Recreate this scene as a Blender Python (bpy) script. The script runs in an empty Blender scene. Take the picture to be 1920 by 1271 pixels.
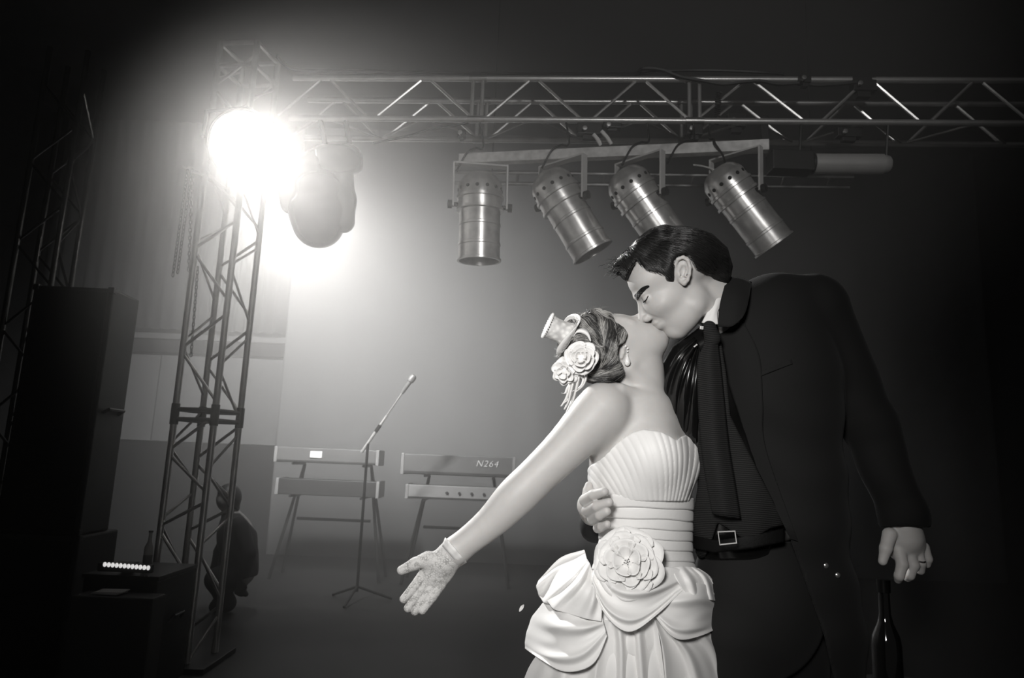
import bpy, bmesh, math, random
import numpy as np
from mathutils import Vector, Matrix

# ------------------------------------------------------------------ camera
F_PX, CX, CY = 1300.0, 960.0, 635.5
CAM_H, PITCH, ROLL = 1.2, math.radians(10.0), math.radians(2.3)
C0 = np.array([0.0, 0.0, CAM_H])
_fw = np.array([0.0, math.cos(PITCH), math.sin(PITCH)])
_r0 = np.array([1.0, 0.0, 0.0])
_u0 = np.array([0.0, -math.sin(PITCH), math.cos(PITCH)])
_rt = _r0 * math.cos(ROLL) + _u0 * math.sin(ROLL)
_up = _u0 * math.cos(ROLL) - _r0 * math.sin(ROLL)
RM = np.stack([_rt, _up, _fw], axis=1)          # camera axes (right, up, depth) -> world

scene = bpy.context.scene
COL = scene.collection
cam_data = bpy.data.cameras.new('camera')
cam_data.sensor_width = 36.0
cam_data.lens = F_PX / 1920.0 * 36.0
cam_data.clip_start = 0.05
cam_data.clip_end = 100
cam_data.dof.use_dof = True
cam_data.dof.focus_distance = 1.52
cam_data.dof.aperture_fstop = 9.0
cam = bpy.data.objects.new('camera', cam_data)
cam.matrix_world = Matrix(((_rt[0], _up[0], -_fw[0], C0[0]), (_rt[1], _up[1], -_fw[1], C0[1]),
                           (_rt[2], _up[2], -_fw[2], C0[2]), (0, 0, 0, 1)))
COL.objects.link(cam)
scene.camera = cam

def at(px, py, z):
    """the world point that stands at depth z behind the picture position px, py"""
    c = np.array([(px - CX) * z / F_PX, -(py - CY) * z / F_PX, z])
    return Vector(C0 + RM @ c)

def at_height(px, py, h):
    """the world point on the line of sight through px, py that has world height h"""
    d = RM @ np.array([(px - CX) / F_PX, -(py - CY) / F_PX, 1.0])
    return Vector(C0 + d * ((h - CAM_H) / d[2]))

def depth_of(p):
    return float((np.array(p) - C0) @ _fw)

# ------------------------------------------------------------------ view, world
vs = scene.view_settings
scene.display_settings.display_device = 'sRGB'
vs.view_transform = 'Standard'
vs.look = 'None'
vs.exposure = 0.0
vs.gamma = 1.0
vs.use_curve_mapping = False
scene.cycles.use_denoising = True
scene.cycles.max_bounces = 5
scene.cycles.diffuse_bounces = 3
scene.cycles.use_adaptive_sampling = True
scene.cycles.adaptive_threshold = 0.04
scene.cycles.volume_bounces = 0
scene.cycles.sample_clamp_indirect = 4.0
w = bpy.data.worlds.new('world')
scene.world = w
w.use_nodes = True
w.node_tree.nodes['Background'].inputs[0].default_value = (1.0, 0.98, 0.96, 1)
w.node_tree.nodes['Background'].inputs[1].default_value = 0.02

# ------------------------------------------------------------------ lights
def spot(name, loc, target, power, angle, blend, radius, parent=None, label=None):
    l = bpy.data.lights.new(name, 'SPOT')
    l.energy = power; l.spot_size = math.radians(angle); l.spot_blend = blend
    l.shadow_soft_size = radius; l.color = (1.0, 0.985, 0.965)
    o = bpy.data.objects.new(name, l)
    o.location = loc
    o.rotation_euler = (Vector(target) - Vector(loc)).to_track_quat('-Z', 'Y').to_euler()
    COL.objects.link(o)
    return o
# the photographer's flash, held up left of the camera
spot('camera_flash', (-0.32, -0.4, 1.64), at(985, 780, 1.5), 160, 54, 1.0, 0.16)
# added spot, no such lamp seen: brightens the truss and cans over their heads
spot('added_rig_fill', (0.9, -1.2, 3.0), at(1180, 200, 3.9), 200, 52, 0.8, 0.12)

# ------------------------------------------------------------------ materials
MATS = {}
def mat(name, col, rough=0.6, metal=0.0, bump=0.0, bscale=60.0, var=0.0, vscale=8.0, spec=0.5,
        emit=0.0, sss=0.0, sheen=0.0, alpha=1.0, coat=0.0, stretch=None):
    if name in MATS: return MATS[name]
    m = bpy.data.materials.new(name); m.use_nodes = True
    nt = m.node_tree; b = nt.nodes['Principled BSDF']
    c = (col, col * 0.985, col * 0.965, 1) if not isinstance(col, tuple) else col + (1,)
    b.inputs['Base Color'].default_value = c
    b.inputs['Roughness'].default_value = rough
    b.inputs['Metallic'].default_value = metal
    b.inputs['Specular IOR Level'].default_value = spec
    b.inputs['Coat Weight'].default_value = coat
    if sheen: b.inputs['Sheen Weight'].default_value = sheen
    if sss:
        b.inputs['Subsurface Weight'].default_value = sss
        b.inputs['Subsurface Radius'].default_value = (0.006, 0.004, 0.003)
        b.inputs['Subsurface Scale'].default_value = 1.0
    if emit:
        b.inputs['Emission Color'].default_value = (1, 0.985, 0.965, 1)
        b.inputs['Emission Strength'].default_value = emit
    tc = nt.nodes.new('ShaderNodeTexCoord')
    vec = tc.outputs['Object']
    if stretch:
        mp = nt.nodes.new('ShaderNodeMapping'); mp.inputs['Scale'].default_value = stretch
        nt.links.new(vec, mp.inputs[0]); vec = mp.outputs[0]
    if var:
        n = nt.nodes.new('ShaderNodeTexNoise'); n.inputs['Scale'].default_value = vscale
        n.inputs['Detail'].default_value = 6
        nt.links.new(vec, n.inputs['Vector'])
        r = nt.nodes.new('ShaderNodeMapRange')
        r.inputs[3].default_value = 1 - var; r.inputs[4].default_value = 1 + var
        r.inputs[1].default_value = 0.3; r.inputs[2].default_value = 0.7
        nt.links.new(n.outputs[0], r.inputs[0])
        mx = nt.nodes.new('ShaderNodeVectorMath'); mx.operation = 'SCALE'
        mx.inputs[0].default_value = c[:3]
        nt.links.new(r.outputs[0], mx.inputs['Scale'])
        nt.links.new(mx.outputs[0], b.inputs['Base Color'])
    if bump:
        n2 = nt.nodes.new('ShaderNodeTexNoise'); n2.inputs['Scale'].default_value = bscale
        n2.inputs['Detail'].default_value = 3
        nt.links.new(vec, n2.inputs['Vector'])
        bp = nt.nodes.new('ShaderNodeBump'); bp.inputs['Strength'].default_value = bump
        bp.inputs['Distance'].default_value = 0.004
        nt.links.new(n2.outputs[0], bp.inputs['Height'])
        nt.links.new(bp.outputs[0], b.inputs['Normal'])
    MATS[name] = m
    return m

# ------------------------------------------------------------------ object helpers
def tag(o, label=None, cat=None, group=None, kind=None):
    if label: o['label'] = label
    if cat: o['category'] = cat
    if group: o['group'] = group
    if kind: o['kind'] = kind
    return o

def empty(name, loc=(0, 0, 0), label=None, cat=None, group=None):
    o = bpy.data.objects.new(name, None)
    o.location = loc; o.empty_display_size = 0.05
    COL.objects.link(o)
    return tag(o, label, cat, group)

def link(name, me, m, parent=None, matrix=None):
    o = bpy.data.objects.new(name, me)
    if m is not None and not me.materials: me.materials.append(m)
    COL.objects.link(o)
    if parent is not None:
        o.parent = parent
        # parents in this file never rotate; keep world placement
        p = parent; off = Vector((0, 0, 0))
        while p is not None:
            off += p.location; p = p.parent
        if matrix is None: matrix = Matrix.Identity(4)
        o.matrix_local = Matrix.Translation(-off) @ matrix
    elif matrix is not None:
        o.matrix_world = matrix
    return o

def mesh_np(name, v, f, smooth=True):
    me = bpy.data.meshes.new(name)
    v = np.asarray(v, dtype=np.float32)
    if isinstance(f, np.ndarray):
        n, k = f.shape
        me.vertices.add(len(v)); me.vertices.foreach_set('co', v.ravel())
        me.loops.add(n * k); me.loops.foreach_set('vertex_index', f.astype(np.int32).ravel())
        me.polygons.add(n)
        me.polygons.foreach_set('loop_start', np.arange(0, n * k, k, dtype=np.int32))
        me.polygons.foreach_set('loop_total', np.full(n, k, dtype=np.int32))
        me.update(calc_edges=True)
    else:
        me.from_pydata([tuple(p) for p in v], [], f)
    if smooth:
        me.polygons.foreach_set('use_smooth', np.ones(len(me.polygons), dtype=bool))
    me.validate()
    return me

class MB:
    """collects simple shapes in world space and links them as one mesh object"""
    def __init__(s): s.v = []; s.f = []; s.sm = []
    def add(s, v, f, smooth=True):
        o = len(s.v)
        s.v += [tuple(p) for p in v]
        s.f += [tuple(i + o for i in q) for q in f]
        s.sm += [smooth] * len(f)
        return s
    def box(s, c, size, R=None):
        hx, hy, hz = [k / 2 for k in size]
        vv = [Vector((x, y, z)) for x in (-hx, hx) for y in (-hy, hy) for z in (-hz, hz)]
        if R is not None: vv = [R @ p for p in vv]
        vv = [Vector(c) + p for p in vv]
        return s.add(vv, [(0, 1, 3, 2), (4, 6, 7, 5), (0, 4, 5, 1), (2, 3, 7, 6), (0, 2, 6, 4), (1, 5, 7, 3)], False)
    def tube(s, pts, r, n=8, caps=True, closed=False):
        pts = [Vector(p) for p in pts]
        rs = r if isinstance(r, (list, tuple)) else [r] * len(pts)
        m = len(pts)
        T = []
        for i in range(m):
            a = pts[(i - 1) % m] if (closed or i > 0) else pts[i]
            b = pts[(i + 1) % m] if (closed or i < m - 1) else pts[i]
            t = (b - a)
            T.append(t.normalized() if t.length > 1e-9 else Vector((0, 0, 1)))
        x = T[0].orthogonal().normalized()
        vv = []
        for i in range(m):
            x = x - T[i] * x.dot(T[i])
            x = x.normalized() if x.length > 1e-9 else T[i].orthogonal().normalized()
            y = T[i].cross(x)
            for k in range(n):
                a = 2 * math.pi * k / n
                vv.append(pts[i] + (x * math.cos(a) + y * math.sin(a)) * rs[i])
        ff = []
        for i in range(m if closed else m - 1):
            j = (i + 1) % m
            for k in range(n):
                l = (k + 1) % n
                ff.append((i * n + k, i * n + l, j * n + l, j * n + k))
        if caps and not closed:
            ff.append(tuple(range(n - 1, -1, -1)))
            ff.append(tuple((m - 1) * n + k for k in range(n)))
        return s.add(vv, ff)
    def lathe(s, o, axis, prof, n=24, xdir=None):
        """prof: list of (along axis, radius)"""
        o = Vector(o); a = Vector(axis).normalized()
        x = (Vector(xdir) - a * Vector(xdir).dot(a)).normalized() if xdir is not None else a.orthogonal().normalized()
        y = a.cross(x)
        vv = []
        for t, r in prof:
            for k in range(n):
                w_ = 2 * math.pi * k / n
                vv.append(o + a * t + (x * math.cos(w_) + y * math.sin(w_)) * r)
        ff = []
        for i in range(len(prof) - 1):
            for k in range(n):
                l = (k + 1) % n
                ff.append((i * n + k, i * n + l, (i + 1) * n + l, (i + 1) * n + k))
        ff.append(tuple(range(n - 1, -1, -1)))
        ff.append(tuple((len(prof) - 1) * n + k for k in range(n)))
        return s.add(vv, ff)
    def ball(s, c, r, n=10, R=None):
        rr = r if isinstance(r, (list, tuple)) else (r, r, r)
        vv = [(0, 0, 1)]
        for i in range(1, n):
            for k in range(2 * n):
                a = math.pi * i / n; b = math.pi * k / n
                vv.append((math.sin(a) * math.cos(b), math.sin(a) * math.sin(b), math.cos(a)))
        vv.append((0, 0, -1))
        q = [Vector((p[0] * rr[0], p[1] * rr[1], p[2] * rr[2])) for p in vv]
        if R is not None: q = [R @ p for p in q]
        q = [Vector(c) + p for p in q]
        ff = []; N = 2 * n
        for k in range(N):
            ff.append((0, 1 + k, 1 + (k + 1) % N))
            for i in range(n - 2):
                ff.append((1 + i * N + k, 1 + (i + 1) * N + k, 1 + (i + 1) * N + (k + 1) % N, 1 + i * N + (k + 1) % N))
            ff.append((len(vv) - 1, 1 + (n - 2) * N + (k + 1) % N, 1 + (n - 2) * N + k))
        return s.add(q, ff)
    def build(s, name, m, parent=None, bevel=0.0):
        me = bpy.data.meshes.new(name)
        me.from_pydata(s.v, [], s.f)
        me.polygons.foreach_set('use_smooth', s.sm)
        me.update()
        bm = bmesh.new(); bm.from_mesh(me)
        if bevel:
            bmesh.ops.bevel(bm, geom=list(bm.edges), offset=bevel, segments=2, affect='EDGES', profile=0.6)
        bmesh.ops.recalc_face_normals(bm, faces=bm.faces)
        for e in bm.edges:
            if len(e.link_faces) == 2 and e.calc_face_angle(0) > 0.7: e.smooth = False
        bm.to_mesh(me); bm.free()
        return link(name, me, m, parent)
# ------------------------------------------------------------------ sculpting by distance fields
def smin(a, b, k):
    if k <= 0: return np.minimum(a, b)
    h = np.clip(0.5 + 0.5 * (b - a) / k, 0, 1)
    return b + (a - b) * h - k * h * (1 - h)
def smax(a, b, k): return -smin(-a, -b, k)

class Field:
    """A figure is laid out with picture positions at its own distance: (px, py, d) with d in metres
    nearer (-) or farther (+) than z0. Radii are px at that distance. The grid is metric, camera-aligned."""
    def __init__(s, z0, h, px0, px1, py0, py1, d0, d1):
        s.z0, s.h = z0, h
        pts = np.array([s.P(x, y, d) for x in (px0, px1) for y in (py0, py1) for d in (d0, d1)])
        s.o = pts.min(0); n = np.ceil((pts.max(0) - s.o) / h).astype(int) + 1
        s.n = n
        s.f = np.full(tuple(n), 0.03, dtype=np.float32)
    def P(s, px, py, d=0.0):
        z = s.z0 + d
        return np.array([(px - CX) * z / F_PX, -(py - CY) * z / F_PX, z])
    def m(s, r, d=0.0): return r * (s.z0 + d) / F_PX
    def sub(s, lo, hi):
        i0 = np.maximum(np.floor((lo - s.o) / s.h).astype(int), 0)
        i1 = np.minimum(np.ceil((hi - s.o) / s.h).astype(int) + 1, s.n)
        if np.any(i1 <= i0): return None, (0, 0, 0)
        sl = tuple(slice(a, b) for a, b in zip(i0, i1))
        ax = [((s.o[k] + s.h * np.arange(i0[k], i1[k])).astype(np.float32)) for k in range(3)]
        return sl, (ax[0][:, None, None], ax[1][None, :, None], ax[2][None, None, :])
    def merge(s, sl, d, k, op):
        if op == 'add': s.f[sl] = smin(s.f[sl], d, k)
        elif op == 'cut': s.f[sl] = smax(s.f[sl], -d, k)
        elif op == 'and': s.f[sl] = smax(s.f[sl], d, k)
    def cap(s, a, b, k=6, op='add', flat=1.0):
        """a, b: (px, py, d, r)"""
        pa, pb = s.P(*a[:3]), s.P(*b[:3])
        ra, rb = s.m(a[3], a[2]), s.m(b[3], b[2]); k = s.m(k)
        pad = max(ra, rb) * 1.05 + k + 3 * s.h + 0.004
        sl, (X, Y, Z) = s.sub(np.minimum(pa, pb) - pad, np.maximum(pa, pb) + pad)
        if sl is None: return s
        ba = pb - pa; L = float(ba @ ba) + 1e-12
        x, y, z = X - pa[0], Y - pa[1], Z - pa[2]
        t = np.clip((x * ba[0] + y * ba[1] + z * ba[2]) / L, 0, 1)
        d = np.sqrt((x - t * ba[0]) ** 2 + (y - t * ba[1]) ** 2 + ((z - t * ba[2]) / flat) ** 2) - (ra + (rb - ra) * t)
        s.merge(sl, d.astype(np.float32), k, op)
        return s
    def limb(s, pts, k=6, n=4, flat=1.0):
        """a smooth limb: the joints are splined before the pieces are joined"""
        return s.chain([tuple(q) for q in spline(pts, n)], k, 'add', flat)
    def front(s, px, py, d0=-.2, lift=0.0):
        """depth offset where the line of sight through px, py first meets the surface"""
        z = s.z0 + np.arange(d0, .3, .0006)
        p = np.stack([(px - CX) * z / F_PX, -(py - CY) * z / F_PX, z], 1)
        ok = np.all((p > s.o) & (p < s.o + s.h * (s.n - 1)), axis=1)
        i = np.round((p - s.o) / s.h).astype(int); i = np.clip(i, 0, s.n - 1)
        v = np.where(ok, s.f[i[:, 0], i[:, 1], i[:, 2]], 1)
        hit = np.nonzero(v < lift)[0]
        return float(z[hit[0]] - s.z0 + v[hit[0]]) if len(hit) else .0
    def chain(s, pts, k=6, op='add', flat=1.0):
        for a, b in zip(pts[:-1], pts[1:]): s.cap(a, b, k, op, flat)
        return s
    def ell(s, c, r, ang=0.0, k=10, op='add', yaw=0.0):
        """c: (px,py,d); r: px radii along the tilted picture axes (u, v) and in depth; ang: degrees, turns u towards picture-down; yaw turns about v"""
        p = s.P(*c); R = np.array([s.m(q, c[2]) for q in r]); k = s.m(k)
        a = math.radians(ang); y_ = math.radians(yaw)
        eu = np.array([math.cos(a), -math.sin(a), 0.0]); ev = np.array([-math.sin(a), -math.cos(a), 0.0]); ew = np.array([0, 0, 1.0])
        eu, ew = eu * math.cos(y_) + ew * math.sin(y_), ew * math.cos(y_) - eu * math.sin(y_)
        ext = np.sqrt((eu * R[0]) ** 2 + (ev * R[1]) ** 2 + (ew * R[2]) ** 2) + k + 3 * s.h + 0.004
        sl, g = s.sub(p - ext, p + ext)
        if sl is None: return s
        x, y, z = g[0] - p[0], g[1] - p[1], g[2] - p[2]
        U = (x * eu[0] + y * eu[1] + z * eu[2]) / R[0]
        V = (x * ev[0] + y * ev[1] + z * ev[2]) / R[1]
        W = (x * ew[0] + y * ew[1] + z * ew[2]) / R[2]
        k0 = np.sqrt(U * U + V * V + W * W)
        k1 = np.sqrt((U / R[0]) ** 2 + (V / R[1]) ** 2 + (W / R[2]) ** 2) + 1e-9
        d = np.where(k0 < 1e-4, -R.min(), k0 * (k0 - 1) / k1)
        s.merge(sl, d.astype(np.float32), k, op)
        return s
    def coords(s):
        """picture position and depth offset of every grid point, on demand"""
        X = (s.o[0] + s.h * np.arange(s.n[0])).astype(np.float32)[:, None, None]
        Y = (s.o[1] + s.h * np.arange(s.n[1])).astype(np.float32)[None, :, None]
        Z = (s.o[2] + s.h * np.arange(s.n[2])).astype(np.float32)[None, None, :]
        return CX + F_PX * X / Z, CY - F_PX * Y / Z, Z - s.z0
    def poly(s, pts, k=3, op='and', d0=-9, d1=9):
        """intersect with / cut by a prism along the lines of sight with the outline pts (px), between depth d0 and d1"""
        u, v, d = s.coords()
        # signed distance on a coarse picture raster, then looked up
        P = np.array(pts, dtype=np.float32)
        u0, u1, v0, v1 = float(u.min()) - 2, float(u.max()) + 2, float(v.min()) - 2, float(v.max()) + 2
        st = 1.0
        gu = np.arange(u0, u1 + st, st, dtype=np.float32)[:, None]; gv = np.arange(v0, v1 + st, st, dtype=np.float32)[None, :]
        best = np.full((gu.shape[0], gv.shape[1]), 1e9, np.float32); ins = np.zeros(best.shape, bool)
        for i in range(len(P)):
            a, b = P[i], P[(i + 1) % len(P)]
            e = b - a; L = float(e @ e) + 1e-9
            t = np.clip(((gu - a[0]) * e[0] + (gv - a[1]) * e[1]) / L, 0, 1)
            best = np.minimum(best, (gu - a[0] - t * e[0]) ** 2 + (gv - a[1] - t * e[1]) ** 2)
            cr = ((a[1] > gv) != (b[1] > gv))
            xx = a[0] + (gv - a[1]) * e[0] / (e[1] if abs(e[1]) > 1e-9 else 1e-9)
            ins ^= cr & (gu < xx)
        sd = np.where(ins, -np.sqrt(best), np.sqrt(best)) * (s.z0 / F_PX)
        iu = np.clip(((u - u0) / st).round().astype(np.int32), 0, best.shape[0] - 1)
        iv = np.clip(((v - v0) / st).round().astype(np.int32), 0, best.shape[1] - 1)
        iu, iv = np.broadcast_arrays(iu, iv)
        dd = sd[iu, iv]
        if d0 > -9: dd = np.maximum(dd, d0 - d)
        if d1 < 9: dd = np.maximum(dd, d - d1)
        s.merge(tuple(slice(0, q) for q in s.n), dd.astype(np.float32), s.m(k), op)
        return s
    def mesh(s):
        """naive surface nets -> world vertices, quads"""
        f = s.f; g = f < 0
        nx, ny, nz = f.shape
        a = g[:-1, :-1, :-1]
        anyc = a.copy(); allc = a.copy()
        for dx in (0, 1):
            for dy in (0, 1):
                for dz in (0, 1):
                    q = g[dx:nx - 1 + dx, dy:ny - 1 + dy, dz:nz - 1 + dz]
                    anyc |= q; allc &= q
        act = anyc & ~allc
        I = np.argwhere(act).astype(np.int32)
        idx = np.full(act.shape, -1, np.int32); idx[act] = np.arange(len(I), dtype=np.int32)
        c = np.stack([f[I[:, 0] + dx, I[:, 1] + dy, I[:, 2] + dz] for dx in (0, 1) for dy in (0, 1) for dz in (0, 1)], 1)
        off = np.array([(dx, dy, dz) for dx in (0, 1) for dy in (0, 1) for dz in (0, 1)], np.float32)
        acc = np.zeros((len(I), 3), np.float32); cnt = np.zeros(len(I), np.float32)
        for i in range(8):
            for j in range(i + 1, 8):
                if np.abs(off[i] - off[j]).sum() != 1: continue
                m_ = (c[:, i] < 0) != (c[:, j] < 0)
                t = np.where(m_, c[:, i] / np.where(m_, c[:, i] - c[:, j], 1), 0)
                acc += np.where(m_[:, None], off[i] + t[:, None] * (off[j] - off[i]), 0); cnt += m_
        V = (I + acc / cnt[:, None]) * s.h + s.o
        Q = []
        for ax in range(3):
            b, c2 = (ax + 1) % 3, (ax + 2) % 3
            lo = [slice(1, -1)] * 3; hi = [slice(1, -1)] * 3
            lo[ax] = slice(0, -1); hi[ax] = slice(1, None)
            m_ = g[tuple(lo)] != g[tuple(hi)]
            E = np.argwhere(m_).astype(np.int32)
            E[:, b] += 1; E[:, c2] += 1
            inside = g[E[:, 0], E[:, 1], E[:, 2]]
            q = []
            for db, dc in ((-1, -1), (0, -1), (0, 0), (-1, 0)):
                K = E.copy(); K[:, b] += db; K[:, c2] += dc
                q.append(idx[K[:, 0], K[:, 1], K[:, 2]])
            q = np.stack(q, 1)
            q[~inside] = q[~inside][:, ::-1]
            Q.append(q)
        Q = np.concatenate(Q)
        Q = Q[:, ::-1] if False else Q
        Q = Q[(Q >= 0).all(1)]
        s.V = V
        return (C0 + V @ RM.T), Q[:, ::-1].copy()
    def sample(s, p):
        """trilinear distance and gradient at camera-space points"""
        def val(p):
            q = (p - s.o) / s.h
            i = np.clip(np.floor(q).astype(int), 0, s.n - 2); t = np.clip(q - i, 0, 1)
            r = 0
            for dx in (0, 1):
                for dy in (0, 1):
                    for dz in (0, 1):
                        w_ = (t[:, 0] if dx else 1 - t[:, 0]) * (t[:, 1] if dy else 1 - t[:, 1]) * (t[:, 2] if dz else 1 - t[:, 2])
                        r = r + w_ * s.f[i[:, 0] + dx, i[:, 1] + dy, i[:, 2] + dz]
            return r
        e = s.h
        d = val(p)
        g = np.stack([val(p + np.eye(3)[k] * e) - val(p - np.eye(3)[k] * e) for k in range(3)], 1)
        g /= np.linalg.norm(g, axis=1, keepdims=True) + 1e-9
        return d, g
    def obj(s, name, m, parent=None):
        v, q = s.mesh()
        return link(name, mesh_np(name, v, q), m, parent)
    def copy(s):
        c = object.__new__(Field); c.__dict__.update(s.__dict__); c.f = s.f.copy(); return c

def to_world(p): return C0 + np.asarray(p) @ RM.T
def cam_dir(du, dv, dd=0.0):
    """direction given as picture right, picture down, depth"""
    return np.array([du, -dv, dd], float)

def strands(name, paths, r0, r1, m, parent, sides=3, kind='stuff'):
    """paths: (N, K, 3) camera-space; tapered fine tubes joined in one mesh"""
    N, K, _ = paths.shape
    W = to_world(paths.reshape(-1, 3)).reshape(N, K, 3)
    T = np.gradient(W, axis=1); T /= np.linalg.norm(T, axis=2, keepdims=True) + 1e-9
    ref = np.array([0.31, 0.52, 0.79]); X = np.cross(T, ref); X /= np.linalg.norm(X, axis=2, keepdims=True) + 1e-9
    Y = np.cross(T, X)
    rad = np.linspace(r0, r1, K)[None, :, None]
    rings = [W + (X * math.cos(2 * math.pi * k / sides) + Y * math.sin(2 * math.pi * k / sides)) * rad for k in range(sides)]
    V = np.stack(rings, 2).reshape(-1, 3)
    n = np.arange(N)[:, None, None] * K * sides; i = np.arange(K - 1)[None, :, None] * sides; k = np.arange(sides)[None, None, :]
    k2 = (k + 1) % sides
    Q = np.stack([n + i + k, n + i + k2, n + i + sides + k2, n + i + sides + k], 3).reshape(-1, 4)
    o = link(name, mesh_np(name, V, Q), m, parent)
    if kind: o['kind'] = kind
    return o

def flow(field, seeds, dirs, steps, ds, lift0, lift1, wob=0.0, rng=None):
    """walk over the surface of a field along a direction field dirs(p) -> paths hugging it"""
    p = seeds.copy(); out = []
    for i in range(steps):
        d, g = field.sample(p)
        tgt = lift0 + (lift1 - lift0) * i / max(1, steps - 1)
        p = p - g * np.clip(d - tgt, -0.01, 0.01)[:, None]
        out.append(p.copy())
        v = dirs(p)
        v = v - g * (v * g).sum(1, keepdims=True)
        v /= np.linalg.norm(v, axis=1, keepdims=True) + 1e-9
        if wob: v = v + rng.normal(0, wob, v.shape)
        p = p + v * ds
    return np.stack(out, 1)

def tube_px(z0, pts, r, n=6):
    """tube through (px,py,d) points, radius in px -> MB"""
    P_ = [at(x, y, z0 + d) for x, y, d in pts]
    rr = [q * (z0 + p[2]) / F_PX for q, p in zip(r if isinstance(r, (list, tuple)) else [r] * len(pts), pts)]
    return MB().tube(P_, rr, n)
def spline(pts, n):
    """Catmull-Rom through pts"""
    P_ = [np.array(p, float) for p in pts]
    P_ = [2 * P_[0] - P_[1]] + P_ + [2 * P_[-1] - P_[-2]]
    out = []
    for i in range(1, len(P_) - 2):
        a, b, c, d = P_[i - 1:i + 3]
        for t in np.linspace(0, 1, n, endpoint=False):
            out.append(0.5 * ((2 * b) + (c - a) * t + (2 * a - 5 * b + 4 * c - d) * t * t + (3 * b - a - 3 * c + d) * t ** 3))
    out.append(P_[-2])
    return out
# ------------------------------------------------------------------ room shell
rng = np.random.default_rng(7); random.seed(7)
BACK_Y = 8.6
def at_y(px, py, Y):
    d = RM @ np.array([(px - CX) / F_PX, -(py - CY) / F_PX, 1.0])
    return Vector(C0 + d * (Y / d[1]))
M_black = mat('black_paint', 0.03, 0.7, bump=0.15, bscale=90)
M_floor = mat('dark_stage_floor', 0.022, 0.55, bump=0.1, bscale=40, var=0.3, vscale=3)
M_plaster = mat('pale_plaster', 0.42, 0.85, bump=0.2, bscale=30, var=0.08, vscale=2)
M_board = mat('white_board', 0.32, 0.7, bump=0.1, bscale=20, var=0.05)
M_ceil = mat('dark_ceiling', 0.05, 0.9, bump=0.2, bscale=10)
def shell(name, c, size, m):
    return tag(MB().box(c, size).build(name, m), kind='structure')
shell('floor', (0, 3.6, -0.05), (12.0, 12.4, 0.1), M_floor)
Z_RAIL = at_y(270, 826, BACK_Y).z
Z_BTOP = at_y(290, 664, BACK_Y).z
shell('wall_back', (0, BACK_Y + 0.11, 2.7), (12.0, 0.1, 5.5), M_plaster)
shell('wall_left', (-6.05, 3.6, 2.7), (0.1, 12.4, 5.5), M_black)
shell('wall_right', (6.05, 3.6, 2.7), (0.1, 12.4, 5.5), M_black)
shell('ceiling', (0, 5.5, 5.45), (12.0, 6.6, 0.1), M_ceil)
M_wains = mat('black_wainscot', 0.016, 0.8, bump=0.2, bscale=25)
X_END = at_y(530, 760, BACK_Y).x                    # boards and rails stop here; full curtain from here on
XW = X_END + 5.95; XM = (X_END - 5.95) / 2
shell('trim_1', (XM, BACK_Y + 0.03, Z_RAIL / 2), (XW, 0.06, Z_RAIL), M_wains)
shell('trim_2', (XM, BACK_Y - 0.02, Z_BTOP + 0.10), (XW, 0.10, 0.16), mat('dark_rail', 0.05, 0.6, var=0.1))
shell('trim_3', (XM, BACK_Y - 0.03, Z_BTOP + 0.22), (XW, 0.08, 0.06), mat('grey_rail', 0.30, 0.6, var=0.1))
# white boards between wainscot and rail, one beside the other
wd = XW / 4
for i in range(4):
    MB().box((-5.95 + wd * (i + .5), BACK_Y + 0.035, (Z_RAIL + Z_BTOP) / 2), (wd - 0.015, 0.05, Z_BTOP - Z_RAIL - 0.01)).build('board', M_board, bpy.data.objects['wall_back'], bevel=0.004)
# curtain above the rail: hung in folds
def curtain(name, x0, x1, y, z0, z1, m, label, amp=0.05, wave=0.16):
    n = int((x1 - x0) / 0.025); V = []; Fq = []
    for k in range(n + 1):
        xx = x0 + (x1 - x0) * k / n
        ph = 2 * math.pi * xx / wave + 0.7 * math.sin(xx * 3.1)
        dy = amp * math.sin(ph) * (0.8 + 0.2 * math.sin(xx * 1.7))
        for j in range(5):
            t = j / 4
            V.append((xx + 0.012 * math.sin(ph * 0.5 + j), y + dy * (0.45 + 0.55 * (1 - t)) , z0 + (z1 - z0) * t))
    for k in range(n):
        for j in range(4):
            a = k * 5 + j; Fq.append((a, a + 5, a + 6, a + 1))
    o = link(name, mesh_np(name, V, Fq), m)
    md = o.modifiers.new('thickness', 'SOLIDIFY'); md.thickness = 0.006
    return tag(o, label, 'curtain')
M_curt = mat('grey_curtain', 0.12, 0.9, bump=0.2, bscale=120, sheen=0.2)
curtain('stage_curtain', -5.9, X_END, BACK_Y - 0.16, Z_BTOP + 0.30, 5.38, M_curt, 'short grey curtain hanging above the white boards at the left')
curtain('stage_curtain', X_END + .02, 5.9, BACK_Y - 0.16, 0.02, 5.38, mat('plain_backdrop', 0.36, 0.95, bump=0.1, bscale=60), 'plain full length grey backdrop behind the keyboards', 0.010, 0.55)

# ------------------------------------------------------------------ lighting truss
M_alu = mat('aluminium_tube', 0.62, 0.34, 0.75, var=0.12, vscale=12, bump=0.05, bscale=40)
M_alu2 = mat('worn_aluminium', 0.50, 0.38, 1.0, var=0.25, vscale=10, bump=0.05, bscale=60)
M_blk_metal = mat('black_metal', 0.02, 0.45, 0.2, bump=0.1, bscale=80)
M_cable = mat('black_cable_rubber', 0.012, 0.5)
def rod(name, a, b, r, m, parent, n=8): return MB().tube([a, b], r, n).build(name, m, parent)

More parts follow.
